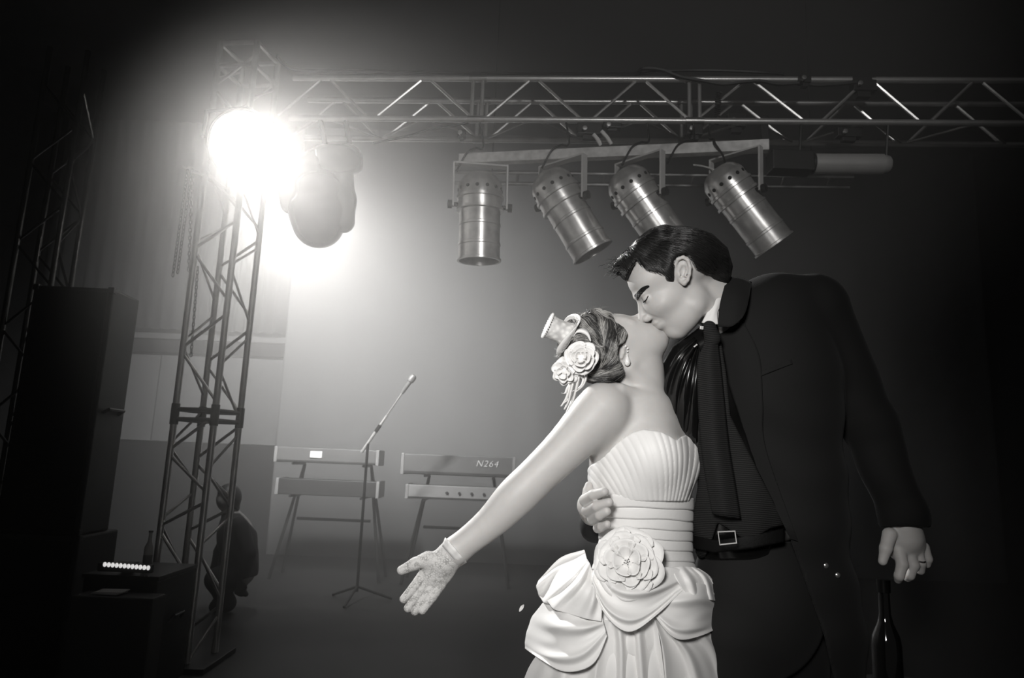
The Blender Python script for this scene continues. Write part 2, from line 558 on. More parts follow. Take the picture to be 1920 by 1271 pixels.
SEC = 0.25
pL = at(556, 146, 4.02)
pR = at_height(1905, 151, pL.z)
ax_t = (pR - pL); ax_t.z = 0; LEN = ax_t.length; ax_t.normalize()
dep_t = Vector((-ax_t.y, ax_t.x, 0))
if dep_t.y < 0: dep_t = -dep_t
truss = empty('lighting_truss', (pL.x, pL.y, pL.z - SEC), 'horizontal aluminium box truss spanning above the couple, joined to the tower', 'truss')
def tp(s, d, h):          # along, towards the back, below the top
    return pL + ax_t * s + dep_t * (d * SEC) - Vector((0, 0, h * SEC))
s_of = lambda px: (lambda q: (q - pL).dot(ax_t))(at_height(px, 148, pL.z))
L2 = LEN + 0.6
for d in (0, 1):
    for h in (0, 1):
        rod('chord', tp(-0.02, d, h), tp(L2, d, h), 0.0175, M_alu, truss, 12)
# zig-zag braces: apexes on the top chord, traced along the front face
apex = [s_of(p) for p in (612, 800, 1002, 1202, 1405, 1630, 1835)]
for i in range(len(apex)):
    a0 = apex[i]
    step = (apex[i + 1] - apex[i]) if i + 1 < len(apex) else apex[i] - apex[i - 1]
    for d in (0, 1):
        for sg in (-1, 1):
            rod('brace', tp(a0 + sg * 0.03, d, 0.06), tp(a0 + sg * step * 0.44, d, 0.95), 0.0085, M_alu, truss, 6)
    for sg in (-1, 1):   # bottom and top lacing
        rod('brace', tp(a0 + sg * 0.03, 0.06, 1), tp(a0 + sg * step * 0.47, 0.94, 1), 0.0075, M_alu, truss, 6)
for px in (897, 1302):
    s0 = s_of(px)
    for ds in (-0.028, 0.028):
        for d in (0, 1):
            rod('joint_post', tp(s0 + ds, d, 0.05), tp(s0 + ds, d, 0.95), 0.011, M_alu, truss, 8)
    for d in (0, 1):
        for h in (0, 1):
            rod('coupler', tp(s0 - 0.05, d, h), tp(s0 + 0.05, d, h), 0.021, M_alu2, truss, 10)

# ------------------------------------------------------------------ tower
tA = at(362, 500, 4.25); tA.z = 0
tB = at(436, 500, 4.22); tB.z = 0
dAB = (tB - tA).normalized() * SEC
tB = tA + dAB
perp = Vector((-dAB.y, dAB.x, 0))
if perp.y < 0: perp = -perp
perp = (perp + dAB * 0.10).normalized() * SEC
legs = [tA, tB, tB + perp, tA + perp]
H_T = at(460, 45, 4.3).z
tower = empty('truss_tower', (legs[0] + legs[2]) / 2, 'upright aluminium truss tower standing left under the bright round lamp', 'truss')
for p in legs: rod('chord', p + Vector((0, 0, 0.03)), p + Vector((0, 0, H_T)), 0.0195, M_alu, tower, 12)
MB().box((legs[0] + legs[2]) / 2 + Vector((0, 0, 0.015)), (0.46, 0.46, 0.03)).build('base_plate', M_blk_metal, tower, bevel=0.004)
def zt(py): return at(400, py, 4.25).z
nodes = [zt(v) for v in (1180, 985, 850, 662, 470, 300, 130)]     # where the braces meet the left legs
def zig(a, b, off, n_, r=0.0095):
    for i in range(len(n_)):
        z0 = n_[i] + off
        up = (n_[i + 1] - n_[i]) if i + 1 < len(n_) else 0.6
        dn = (n_[i] - n_[i - 1]) if i > 0 else 0.5
        for z1 in (z0 + up * 0.36, z0 - dn * 0.50):
            if 0.05 < z1 < H_T: 
                g = Vector((0, 0, 0.018 if z1 > z0 else -0.018))
                rod('brace', a + Vector((0, 0, z0)) + g, b + Vector((0, 0, z1)), r, M_alu, tower, 7)
zig(legs[0], legs[1], 0, nodes)
zig(legs[3], legs[2], -0.05, nodes)
zig(legs[0], legs[3], 0.04, nodes, 0.008)
zig(legs[1], legs[2], -0.1, nodes, 0.008)
for v in (772, 790):
    zc = zt(v)
    for i in range(4): rod('joint_bar', legs[i] + Vector((0, 0, zc)), legs[(i + 1) % 4] + Vector((0, 0, zc)), 0.013, M_blk_metal, tower, 8)
for p in legs:
    rod('coupler', p + Vector((0, 0, zt(800))), p + Vector((0, 0, zt(762))), 0.025, M_blk_metal, tower, 10)
for i in range(4):
    rod('top_bar', legs[i] + Vector((0, 0, H_T - 0.16)), legs[(i + 1) % 4] + Vector((0, 0, H_T - 0.16)), 0.014, M_alu, tower, 8)
    rod('top_bar', legs[i] + Vector((0, 0, H_T)), legs[(i + 1) % 4] + Vector((0, 0, H_T)), 0.016, M_alu, tower, 8)

rod('chain_bracket', legs[0] + Vector((0, 0, zt(316))), at(340, 314, 4.2), 0.012, M_alu, tower, 6)
rod('chain_bracket', legs[3] + Vector((0, 0, zt(316))), at(352, 314, 4.42), 0.012, M_alu, tower, 6)
# second tower, far left in the dark
uA = at(48, 360, 4.7); uA.z = 0
uB = uA + Vector((SEC, 0.03, 0)); uP = Vector((-0.03, SEC, 0))
tower2 = empty('truss_tower', (uA + uB + uP) / 2, 'dim truss tower in the dark at the far left, only glints showing', 'truss')
ulegs = [uA, uB, uB + uP, uA + uP]
H2 = at(120, 60, 4.7).z
M_shade_alu = mat('shade_dark_tube', 0.05, 0.22, 0.9)  # near-black tone puts the darkness of that corner into the metal
for p in ulegs: rod('chord', p, p + Vector((0, 0, H2)), 0.0175, M_shade_alu, tower2, 10)
zz = 0.2; sgn = 0
while zz < H2 - 0.3:
    for (a, b) in ((0, 1), (3, 2), (1, 2)):
        if sgn: a, b = b, a
        rod('brace', ulegs[a] + Vector((0, 0, zz)), ulegs[b] + Vector((0, 0, zz + 0.27)), 0.0085, M_shade_alu, tower2, 6)
    zz += 0.29; sgn ^= 1
MB().box((ulegs[0] + ulegs[2]) / 2 + Vector((0, 0, 0.012)), (0.6, 0.6, 0.024)).build('base_plate', M_blk_metal, tower2, bevel=0.004)

# ------------------------------------------------------------------ haze in the stage volume
hz = MB().box((0, 5.35, 2.71), (11.8, 5.9, 5.38)).build('stage_haze', None)
hm = bpy.data.materials.new('haze'); hm.use_nodes = True
nt = hm.node_tree
for n_ in list(nt.nodes):
    if n_.type != 'OUTPUT_MATERIAL': nt.nodes.remove(n_)
vsn = nt.nodes.new('ShaderNodeVolumeScatter')
vsn.inputs['Color'].default_value = (1.0, 0.98, 0.955, 1)
vsn.inputs['Density'].default_value = 0.14
vsn.inputs['Anisotropy'].default_value = 0.15
nt.links.new(vsn.outputs[0], [n_ for n_ in nt.nodes if n_.type == 'OUTPUT_MATERIAL'][0].inputs['Volume'])
hm.cycles.homogeneous_volume = True
hz.data.materials.append(hm)
tag(hz, 'thin pale stage haze filling the air behind the couple', 'haze', kind='stuff')

# ------------------------------------------------------------------ the bright round lamp on the tower
Z_L = 4.0
lc = at(458, 272, Z_L)
face_dir = (Vector((0.25, 0, 1.35)) - lc).normalized()
lamp = empty('stage_lamp', lc, 'large round stage lamp shining at the viewer from the tower', 'lamp')
R_L = 66 * Z_L / F_PX
MB().lathe(lc - face_dir * 0.30, face_dir, [(0, 0.05), (0.01, 0.10), (0.10, 0.16), (0.16, R_L * 0.9), (0.28, R_L * 0.92), (0.30, R_L), (0.34, R_L), (0.345, R_L * 0.93), (0.30, R_L * 0.88), (0.26, R_L * 0.84)], 48).build('housing', M_blk_metal, lamp)
ring = MB()
ring.tube([lc + face_dir * 0.043 + (face_dir.orthogonal().normalized() * math.cos(a) + face_dir.cross(face_dir.orthogonal().normalized()) * math.sin(a)) * R_L * 0.97 for a in np.linspace(0, 2 * math.pi, 48, endpoint=False)], 0.007, 6, closed=True)
ring.build('front_ring', M_alu2, lamp)
M_lens = mat('glowing_lens', 0.9, 0.3, emit=3.0)
MB().lathe(lc - face_dir * 0.012, face_dir, [(0, R_L * 0.76), (0.012, R_L * 0.74), (0.028, R_L * 0.56), (0.036, R_L * 0.3), (0.038, 0.004)], 48).build('lens', M_lens, lamp)
M_rim = mat('lit_reflector', 0.8, 0.4, 0.3)
MB().lathe(lc - face_dir * 0.02, face_dir, [(0, R_L * .74), (.004, R_L * .76), (.05, R_L * .92), (.052, R_L * .95), (.0, R_L * .86)], 48).build('reflector_rim', M_rim, lamp)
brk = MB(); sd_ = face_dir.cross(Vector((0, 0, 1))).normalized()
brk.tube([lc - face_dir * 0.1 + sd_ * (R_L + .015), lc - face_dir * 0.16 + sd_ * (R_L + .015) + Vector((0, 0, 0.16)), lc - face_dir * 0.2 + Vector((0, 0, 0.25)), lc - face_dir * 0.16 - sd_ * (R_L + .015) + Vector((0, 0, 0.16)), lc - face_dir * 0.1 - sd_ * (R_L + .015)], 0.012, 8).build('yoke', M_blk_metal, lamp)
lo = spot('lamp_light', lc + face_dir * 0.06, Vector((0.1, 1.2, 1.3)), 720, 74, 1.0, 0.10)
lo.parent = lamp; lo.location = face_dir * 0.06

# ------------------------------------------------------------------ moving head hanging beside it
mh = empty('moving_head_light', at(600, 340, 3.95), 'dark moving head spotlight hanging beside the bright round lamp', 'spotlight')
M_mh = mat('black_plastic_gloss', 0.03, 0.25, bump=0.05, bscale=30, coat=0.3)
f = Field(3.95, 0.006, 500, 720, 200, 490, -0.3, 0.3)
f.ell((597, 395, 0), (56, 50, 52), 0, 12); f.ell((597, 425, 0), (44, 40, 44), 0, 14); f.ell((600, 352, 0), (48, 34, 48), 0, 12)
f.obj('head', M_mh, mh)
f = Field(3.95, 0.006, 480, 740, 200, 490, -0.3, 0.3)
f.chain([(548, 318, -.02, 20), (541, 350, -.02, 21), (545, 382, -.02, 20)], 10)
f.chain([(640, 330, 0.0, 22), (642, 375, 0.0, 24), (643, 415, 0.0, 22)], 10)
f.chain([(548, 318, -.02, 18), (595, 300, 0, 20), (640, 325, 0, 18)], 10)
f.obj('yoke', M_mh, mh)
f = Field(3.95, 0.006, 540, 740, 240, 350, -0.35, 0.35)
f.ell((632, 300, 0), (52, 34, 52), 0, 6); f.poly([(585, 268), (678, 262), (682, 322), (672, 331), (600, 331)], 8)
f.obj('base', M_mh, mh)
cl = at(610, 290, 3.95)
for px in (608, 655):
    MB().tube([at(px, 275, 3.95), at(px, 262, 3.98), tp(s_of(px), 0, 1.0) ], 0.014, 8).build('clamp', M_blk_metal, mh)
md_ = (at_y(600, 560, BACK_Y) - at(600, 425, 4.15)).normalized()
ms = at(600, 425, 4.15)
MB().lathe(ms - md_ * 0.03, md_, [(0, 0.06), (0.03, 0.062), (0.035, 0.05), (0.033, 0.002)], 20).build('lens', mat('moving_head_lens', 0.3, 0.1, coat=.5), mh)

# added fixture, unseen behind the tower, to brighten back wall and haze
wl = at(508, 322, 4.62)
wdir = (at_y(710, 820, BACK_Y) - wl).normalized()
wash = empty('added_wash_lamp', wl, 'added black wash lamp, unseen behind the tower, brightening the back wall', 'lamp')
MB().lathe(wl - wdir * .16, wdir, [(0, .03), (.01, .07), (.04, .09), (.15, .095), (.17, .10), (.175, .09), (.15, .085)], 28).build('housing', M_blk_metal, wash)
MB().lathe(wl - wdir * .01, wdir, [(0, .085), (.004, .08), (.006, .002)], 28).build('lens', mat('added_wash_lens', 0.8, 0.3, emit=2.0), wash)
MB().tube([wl - wdir * .08 + Vector((0, 0, .09)), wl - wdir * .08 + Vector((0, 0, .16)), legs[2] + Vector((0, 0, wl.z + .16))], .012, 8).build('clamp', M_blk_metal, wash)
wo = spot('added_wash_light', wl + wdir * .03, wl + wdir * 3, 1350, 120, 1.0, 0.10)
wo.parent = wash; wo.location = wdir * .03
# ------------------------------------------------------------------ bar with four PAR cans
bL = at(862, 300, 3.86)
bR = at_height(1441, 274, bL.z)
bar = empty('lamp_bar', bL, 'pale square bar carrying four spotlights under the truss', 'bar')
bax = (bR - bL).normalized(); bdp = Vector((-bax.y, bax.x, 0))
if bdp.y < 0: bdp = -bdp
Rb = Matrix((bax, bdp, Vector((0, 0, 1)))).transposed()
M_bar = mat('scuffed_white_bar', 0.55, 0.5, var=0.25, vscale=25, bump=0.1, bscale=60)
MB().box((bL + bR) / 2, ((bR - bL).length, 0.05, 0.058), Rb).build('beam', M_bar, bar, bevel=0.004)
M_can = mat('polished_can', 0.62, 0.30, 0.72, var=0.25, vscale=14, bump=0.06, bscale=30)
M_vent_shade = mat('vent_shade', 0.004, 0.9)  # solid dark discs; the shade inside the vents put into their colour
M_yoke = mat('grey_bracket', 0.52, 0.5, 0.1, var=0.15)
hole_me = None
CAN_GROUP = 'cans on the lamp bar'
def par_can(p0, p1, Z, label, yoke, sc=1.0, tilt=0.0, dome=1.0):
    """p0: rear of the can, p1: mouth (picture), Z depth; yoke: (right, depth) direction of its pivot axis"""
    global hole_me
    a = at(p0[0], p0[1], Z); b = at(p1[0], p1[1], Z + tilt)
    ax = (b - a).normalized(); u = Z / F_PX * sc
    L_ = (b - a).length
    root = empty('par_can', a, label, 'spotlight', CAN_GROUP)
    t = lambda q: q * u
    MB().lathe(a, ax, [(0, t(16)), (t(2), t(24)), (t(9), t(33)), (t(20), t(39.5)), (t(24), t(41)), (t(44), t(41.5)), (t(45), t(44)), (t(50), t(44)), (t(51), t(41.5)), (t(66), t(41)), (t(67), t(44)), (t(72), t(44)), (t(73), t(36))], 40).build('rear_cap', M_can, root)
    e = L_
    MB().lathe(a, ax, [(t(70), t(38.0)), (t(96), t(38.0)), (t(97), t(39.2)), (t(101), t(39.2)), (t(102), t(38)), (e - t(34), t(38)), (e - t(33), t(39.5)), (e - t(29), t(39.5)), (e - t(28), t(38.5)), (e - t(5), t(38.5)), (e - t(4), t(41)), (e, t(41)), (e, t(37)), (e - t(40), t(35)), (t(80), t(34))], 40).build('tube', M_can, root)
    MB().lathe(a, ax, [(t(78), t(33)), (t(84), t(28)), (t(88), t(2))], 30).build('lens', mat('dark_lamp_glass', 0.05, 0.08, coat=0.5), root)
    x = ax.orthogonal().normalized(); y = ax.cross(x)
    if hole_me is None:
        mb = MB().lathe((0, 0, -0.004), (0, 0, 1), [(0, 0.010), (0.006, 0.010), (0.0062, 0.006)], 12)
        hole_me = bpy.data.meshes.new('vent_disc'); hole_me.from_pydata(mb.v, [], mb.f); hole_me.materials.append(M_vent_shade)
    for k in range(14):
        w_ = 2 * math.pi * k / 14 + 0.2
        d = x * math.cos(w_) + y * math.sin(w_)
        q = a + ax * t(33) + d * t(41.2)
        link('vent_disc', hole_me, None, root, Matrix.Translation(q) @ d.to_track_quat('Z', 'Y').to_matrix().to_4x4())
    piv = a + ax * t(62)
    yv = (Vector(RM @ np.array([yoke[0], 0.0, yoke[1]]))); yv.z = 0; yv.normalize()
    s_ = (piv - bL).dot(bax)
    top_c = bL + bax * s_ - Vector((0, 0, 0.036)) + yv * 0.0
    wv = t(50)
    for sg in (-1, 1):
        kn = MB(); kn.lathe(piv + yv * sg * t(40), yv * sg, [(0, t(4)), (t(12), t(4)), (t(12.2), t(8)), (t(20), t(8)), (t(20.5), t(3))], 10); kn.build('pivot_knob', M_blk_metal, root)
        A = piv + yv * sg * wv + Vector((0, 0, -t(4))); B = top_c + yv * sg * wv
        mb = MB(); up_ = (B - A).normalized(); sx = yv; sy = up_.cross(sx).normalized()
        R_ = Matrix((sx, sy, up_)).transposed()
        mb.box((A + B) / 2, (t(3.5), t(15), (B - A).length), R_); mb.build('yoke_arm', M_yoke, root, bevel=0.002)
    R_ = Matrix((yv, Vector((0, 0, 1)).cross(yv), Vector((0, 0, 1)))).transposed()
    MB().box(top_c, (2 * wv + t(3.5), t(15), t(3.5)), R_).build('yoke_top', M_yoke, root, bevel=0.002)
    return root
zb = lambda px: depth_of(bL + bax * ((at_height(px, 288, bL.z) - bL).dot(bax)))
par_can((901, 326), (898, 490), zb(900), 'leftmost spotlight can on the bar, hazy and pointing straight down', (1, 0.1), 1.0, -0.05)
par_can((1022, 326), (1112, 474), zb(1050) , 'second spotlight can on the bar from the left, washed out by haze', (0.75, -0.66), 1.0, -0.06)
par_can((1163, 322), (1272, 478), zb(1190), 'third spotlight can, its mouth hidden behind the head of the man', (0.7, -0.7), 1.0, -0.04)
par_can((1342, 318), (1452, 460), zb(1390), 'rightmost and shiniest spotlight can at the end of the bar', (0.7, -0.7), 0.98, -0.05)

# ------------------------------------------------------------------ cables, clamps and straps on the truss
def cable(name, pts, r, label, parent=None, m=M_cable, n=6, cat='cable', sm=8):
    o = MB().tube([Vector(q) for q in spline([tuple(p) for p in pts], sm)], r, n).build(name, m, parent)
    if label: tag(o, label, cat)
    return o
Zt = lambda px: depth_of(tp(s_of(px), 0, 0))
cp = [(520, 105, .1), (535, 122, .05), (556, 131, 0), (620, 133, -.01), (700, 134, -.01), (800, 136, -.01), (900, 138, -.01), (1000, 139, 0), (1120, 139, 0), (1190, 138, 0), (1205, 129, -.03), (1240, 131, -.03), (1275, 144, -.03), (1320, 152, -.03), (1355, 158, -.03), (1390, 154, -.03), (1425, 152, -.03), (1460, 158, -.03), (1500, 156, -.03), (1530, 160, -.03), (1570, 158, -.03), (1605, 154, -.03)]
cable('power_cable', [at(a, b, Zt(a) + c) for a, b, c in cp], 0.011, 'thick black cable lying along the top chord of the truss, looping midway')
cp = [(1190, 140, .02), (1240, 134, -.02), (1300, 132, 0), (1370, 133, 0), (1430, 136, 0), (1470, 139, .02)]
cable('signal_cable', [at(a, b, Zt(a) + c) for a, b, c in cp], 0.008, 'thinner black cable arching over the top chord, right of the loop')
cp = [(900, 225, .0), (868, 232, -.05), (835, 238, -.04), (800, 244, -.03), (760, 256, -.03), (700, 268, -.02)]
cable('drooping_cable', [at(a, b, Zt(a) + c) for a, b, c in cp], 0.006, 'thin cable drooping from the lower chord towards the moving head')
# loops over the lamp bar feeding each can
for px, lab in ((1040, 'cable looped over the bar above the second can'), (1190, 'cable looped over the bar above the third can'), (1275, 'cable wrapped on the bar between third and fourth cans'), (1345, 'cable crossing the bar just left of the rightmost can'), (880, 'cable looped over the bar above the leftmost can')):
    zz = zb(px) - 0.034; zr = zb(px)
    yb = 286 - (px - 1190) * 0.036
    dx = 24 if px != 1345 else -14
    cable('lamp_cable', [at(px - dx, yb + 24, zz + .02), at(px - dx * .7, yb + 10, zz - .004), at(px - 4, yb - 11, zz), at(px + dx * .5, yb - 19, zz + .02), at(px + dx * 1.1, yb - 22, zz + .06), tp(s_of(px + dx), 0, 1.06)], 0.0055, lab)
cable('lead_wire', [at(1300, 309, 3.7), at(1320, 312, 3.66), at(1340, 319, 3.62), at(1350, 327, 3.6)], 0.005, 'pale wire entering the back of the rightmost can', m=mat('pale_wire', 0.5, 0.5))
def clamp(px, py, w_, h_, label, dz=-0.03, m=M_blk_metal, name='truss_clamp'):
    z = Zt(px) + dz; u = z / F_PX
    o = empty(name, at(px, py, z), label, 'clamp', None)
    MB().box(at(px, py, z), (w_ * u, 0.05, h_ * u * 0.62)).build('jaw', m, o, bevel=0.004)
    MB().box(at(px, py + h_ * 0.36, z), (w_ * u * 0.55, 0.035, h_ * u * 0.4)).build('hook', m, o, bevel=0.003)
    MB().lathe(at(px - w_ * .2, py, z - 0.025), (0, -1, 0), [(0, 0.008), (0.02, 0.008), (0.021, 0.013), (0.03, 0.013), (0.031, 0.003)], 8).build('wing_bolt', M_alu2, o)
    return o
clamp(1105, 244, 46, 34, 'black clamp holding the bar to the truss above the second can')
clamp(1301, 244, 30, 36, 'black clamp at the truss joint above the third can')
clamp(1147, 237, 34, 18, 'small black clamp right beside the white ties')
clamp(866, 252, 14, 22, 'black clamp at the left end of the bar')
clamp(1380, 228, 34, 40, 'bulky black clamp on the rear chord by the spring', 0.2)
clamp(1508, 150, 20, 26, 'black clip on the top chord right of the cable loop')
clamp(1618, 160, 44, 44, 'black clamp cluster at the dark end of the top chord', 0.0)
clamp(1590, 250, 46, 30, 'black clamp over the chrome cylinder lamp', 0.0)
z = Zt(1434) - 0.04
tag(MB().box(at(1434, 240, z), (13 * z / F_PX, 0.012, 48 * z / F_PX)).build('hanging_strap', M_cable, bevel=0.002), 'black flat strap hanging the right end of the bar from the truss', 'strap')
for i, (a, b) in enumerate((((1113, 252), (1126, 272)), ((1128, 246), (1146, 270)))):
    z = Zt(a[0]) - 0.07
    tag(MB().tube([at(a[0], a[1], z), at((a[0] + b[0]) / 2 + 2, (a[1] + b[1]) / 2, z - .01), at(b[0], b[1], z)], 0.011, 8).build('white_tie', mat('white_tape', 0.75, 0.5)), ['white tie on the clamp above the second can, left one', 'white tie on the clamp above the second can, right one'][i], 'tie')
pts = []
for k in range(15 * 10 + 1):
    t = k / 150; a = 2 * math.pi * 15 * t
    pts.append(at(1348 - 5 * t + 5.5 * math.cos(a), 172 + 62 * t, Zt(1348) - 0.03 + 0.017 * math.sin(a)))
tag(MB().tube(pts, 0.0028, 5).build('coil_spring', M_blk_metal), 'dark coiled safety spring hanging in the truss', 'spring')

# ------------------------------------------------------------------ chrome cylinder lamp right of the bar
zc = 3.75
cl = empty('cylinder_lamp', at(1540, 306, zc), 'chrome cylinder lamp lying sideways at the right under the truss', 'lamp')
ca = at(1522, 307, zc); cb = at(1668, 308, zc - 0.02); u = zc / F_PX
cax = (cb - ca).normalized(); L_ = (cb - ca).length
MB().lathe(ca, cax, [(0, 19 * u), (L_ - 14 * u, 19 * u), (L_ - 13 * u, 17 * u), (L_ - 3 * u, 16 * u), (L_, 13 * u), (L_ + .5 * u, 2 * u)], 32).build('shell', mat('chrome', 0.75, 0.22, 0.6, var=0.05), cl)
MB().lathe(ca, cax, [(-2 * u, 20 * u), (3 * u, 20 * u), (3.2 * u, 18 * u)], 32).build('end_ring', M_blk_metal, cl)
MB().box(at(1481, 306, zc), (78 * u, 38 * u, 38 * u)).build('housing', M_blk_metal, cl, bevel=0.006)
for px in (1500, 1662):
    MB().tube([at(px, 296, zc), at(px, 284, zc), tp(s_of(px), 0, 1.02)], 0.007, 6).build('hanger', M_blk_metal, cl)

# ------------------------------------------------------------------ ladder bar farther back behind the cans
lb = empty('rear_pipe', at(880, 325, 5.3), 'dim ladder of two pipes hanging behind the spotlight cans', 'pipe')
zA = 5.3
qa = at(850, 322, zA); qb = at_height(1600, 332, qa.z); qa2 = at(850, 343, zA); qb2 = at_height(1592, 351, qa2.z)
rod('chord', qa, qb, 0.016, M_alu2, lb); rod('chord', qa2, qb2, 0.016, M_alu2, lb)
for k in range(9):
    t = (k + .5) / 9
    rod('rung', qa.lerp(qb, t), qa2.lerp(qb2, t), 0.009, M_alu2, lb)
for t in (0.1, 0.9):
    rod('drop_wire', qa.lerp(qb, t), qa.lerp(qb, t) + Vector((0, 0, 5.40 - qa.z)), 0.003, M_blk_metal, lb, 5)

# ------------------------------------------------------------------ hoist chains left of the tower
link_me = None
def chain(p0, p1, label, sz=0.020, swing=0.0):
    global link_me
    if link_me is None:
        mb = MB(); pts = []
        for k in range(12):
            a = 2 * math.pi * k / 12
            pts.append((0.0075 * math.cos(a), 0, 0.010 * math.sin(a) + (0.006 if math.sin(a) > 0 else -0.006)))
        mb.tube(pts, 0.0032, 5, closed=True)
        link_me = bpy.data.meshes.new('chain_link'); link_me.from_pydata(mb.v, [], mb.f)
        link_me.polygons.foreach_set('use_smooth', [True] * len(link_me.polygons)); link_me.materials.append(mat('dark_chain', 0.18, 0.4, 0.9))
    root = empty('hoist_chain', p1, label, 'chain', 'hoist chains at the tower')
    d = (p1 - p0); n = int(d.length / 0.024)
    q = d.to_track_quat('Z', 'Y').to_matrix().to_4x4()
    for k in range(n):
        p = p0.lerp(p1, (k + .5) / n)
        link('chain_link', link_me, None, root, Matrix.Translation(p) @ q @ Matrix.Rotation(math.radians(45 + 90 * (k % 2)), 4, 'Z'))
c0 = legs[0]
chain(at(352, 318, 4.2), at(324, 518, 4.2), 'chain hanging left of the tower, longer outer strand')
chain(at(360, 318, 4.22), at(333, 512, 4.22), 'chain hanging left of the tower, inner strand of the pair')
chain(at(361, 318, 4.4), at(354, 508, 4.4), 'thin single chain against the left leg of the tower')
chain(at(371, 500, 4.5), at(358, 668, 4.5), 'chain hanging inside the tower behind its left leg')

# ------------------------------------------------------------------ loudspeaker stack, dark at the left
M_spk = mat('black_speaker_paint', 0.010, 0.6, bump=0.3, bscale=150)
def cabinet(name, c, size, rz, label, grille=True):
    root = empty(name, (c[0], c[1], c[2] - size[2] / 2), label, 'speaker')
    R = Matrix.Rotation(rz, 3, 'Z')
    MB().box(c, size, R).build('cabinet', M_spk, root, bevel=0.012)
    fr = Vector(c) + R @ Vector((0, -size[1] / 2 - 0.006, 0))
    MB().box(fr, (size[0] - 0.05, 0.012, size[2] - 0.05), R).build('grille', mat('speaker_grille', 0.008, 0.5, 0.5, bump=0.6, bscale=300), root, bevel=0.003)
    for sx in (-1, 1):
        for sz in (-1, 1):
            MB().box(Vector(c) + R @ Vector((sx * (size[0] / 2 - .012), -size[1] / 2 + .012, sz * (size[2] / 2 - .012))), (0.034, 0.034, 0.034), R).build('corner_cap', M_blk_metal, root, bevel=0.004)
    MB().tube([Vector(c) + R @ Vector((size[0] / 2, -.08, -.02)), Vector(c) + R @ Vector((size[0] / 2 + .03, -.08, 0)), Vector(c) + R @ Vector((size[0] / 2 + .03, .08, 0)), Vector(c) + R @ Vector((size[0] / 2, .08, -.02))], 0.01, 6).build('handle', M_blk_metal, root)
    return root
ctr = at(104, 560, 3.75)
top_h = at(200, 528, 3.75).z
cabinet('subwoofer', (ctr.x - 0.02, ctr.y + 0.32, 0.36), (0.50, 0.40, 0.72), 0.03, 'large black subwoofer under the loudspeaker at the left')
cabinet('loudspeaker', (ctr.x - 0.0, ctr.y + 0.28, (0.722 + top_h) / 2), (0.44, 0.30, top_h - 0.722), 0.03, 'tall black loudspeaker at the left in front of the white boards')

# ------------------------------------------------------------------ control desk with a row of lights
zd = 3.35
dc = at(222, 1100, zd); htop = at(235, 1066, zd).z
desk = empty('flight_case', (dc.x, dc.y + 0.2, 0), 'black flight case with a row of small lights at the lower left', 'case')
MB().box((dc.x, dc.y + 0.22, htop / 2 - 0.02), (0.36, 0.42, htop - 0.07)).build('body', M_spk, desk, bevel=0.01)
MB().box((dc.x, dc.y + 0.22, htop - 0.045), (0.375, 0.43, 0.02)).build('lid_edge', M_blk_metal, desk, bevel=0.003)
pan_a, pan_b = at(186, 1060, zd), at(286, 1068, zd)
MB().box((pan_a + pan_b) / 2, ((pan_b - pan_a).length, 0.03, 0.04)).build('light_panel', M_blk_metal, desk, bevel=0.004)
led_mb = MB().ball((0, 0, 0), (0.0085, 0.006, 0.0115), 8)
led_me = bpy.data.meshes.new('indicator_light'); led_me.from_pydata(led_mb.v, [], led_mb.f); led_me.materials.append(mat('indicator_glow', 0.8, 0.4, emit=0.75))
for k in range(12):
    p = at(196.5 + (278 - 196.5) * k / 11, 1058 + 6.5 * k / 11, zd - 0.022)
    link('indicator_light', led_me, None, desk, Matrix.Translation(p))
for sx in (-1, 1): MB().tube([(dc.x + sx * .19, dc.y + .15, htop * .55), (dc.x + sx * .21, dc.y + .17, htop * .6), (dc.x + sx * .21, dc.y + .27, htop * .6), (dc.x + sx * .19, dc.y + .29, htop * .55)], 0.008, 6).build('handle', M_blk_metal, desk)
# bottle and crumpled cup standing on it
def bottle(name, base, h, r, m, label, cap=True, cat='bottle'):
    root = empty(name, base, label, cat)
    MB().lathe(base, (0, 0, 1), [(0, r * .9), (0.004, r), (h * .55, r), (h * .62, r * .93), (h * .70, r * .6), (h * .76, r * .42), (h * .95, r * .36), (h * .955, r * .44), (h, r * .44)], 24).build('glass', m, root)
    MB().lathe(base + Vector((0, 0, h * .12)), (0, 0, 1), [(0, r * 1.01), (h * .3, r * 1.01)], 24).build('paper_label', mat('dim_paper', 0.12, 0.8, var=0.1), root)
    if cap: MB().lathe(base + Vector((0, 0, h * .97)), (0, 0, 1), [(0, r * .5), (h * .035, r * .5), (h * .036, r * .3)], 12).build('cap', M_blk_metal, root)
    return root
lid_z = htop - 0.035
bp_ = at(269, 1060, zd + 0.1)
bottle('bottle', Vector((bp_.x, dc.y + 0.12, lid_z)), 0.20, 0.022, mat('pale_bottle', 0.30, 0.3, var=0.2), 'slim bottle standing on the flight case by the tower')
cu = at(228, 1050, zd + 0.05)
cup = empty('paper_cup', (cu.x, dc.y + 0.1, lid_z), 'small crumpled pale cup on the flight case', 'cup')
V = []; Fq = []
for j in range(6):
    for k in range(20):
        a = 2 * math.pi * k / 20; rr = 0.028 + 0.004 * j + 0.006 * math.sin(3 * a + j) * j / 5
        V.append((cu.x + rr * math.cos(a), dc.y + 0.1 + rr * math.sin(a), lid_z + 0.009 * j + 0.006 * math.cos(2 * a) * j / 5))
for j in range(5):
    for k in range(20): Fq.append((j * 20 + k, j * 20 + (k + 1) % 20, (j + 1) * 20 + (k + 1) % 20, (j + 1) * 20 + k))
Fq.append(tuple(range(19, -1, -1)))
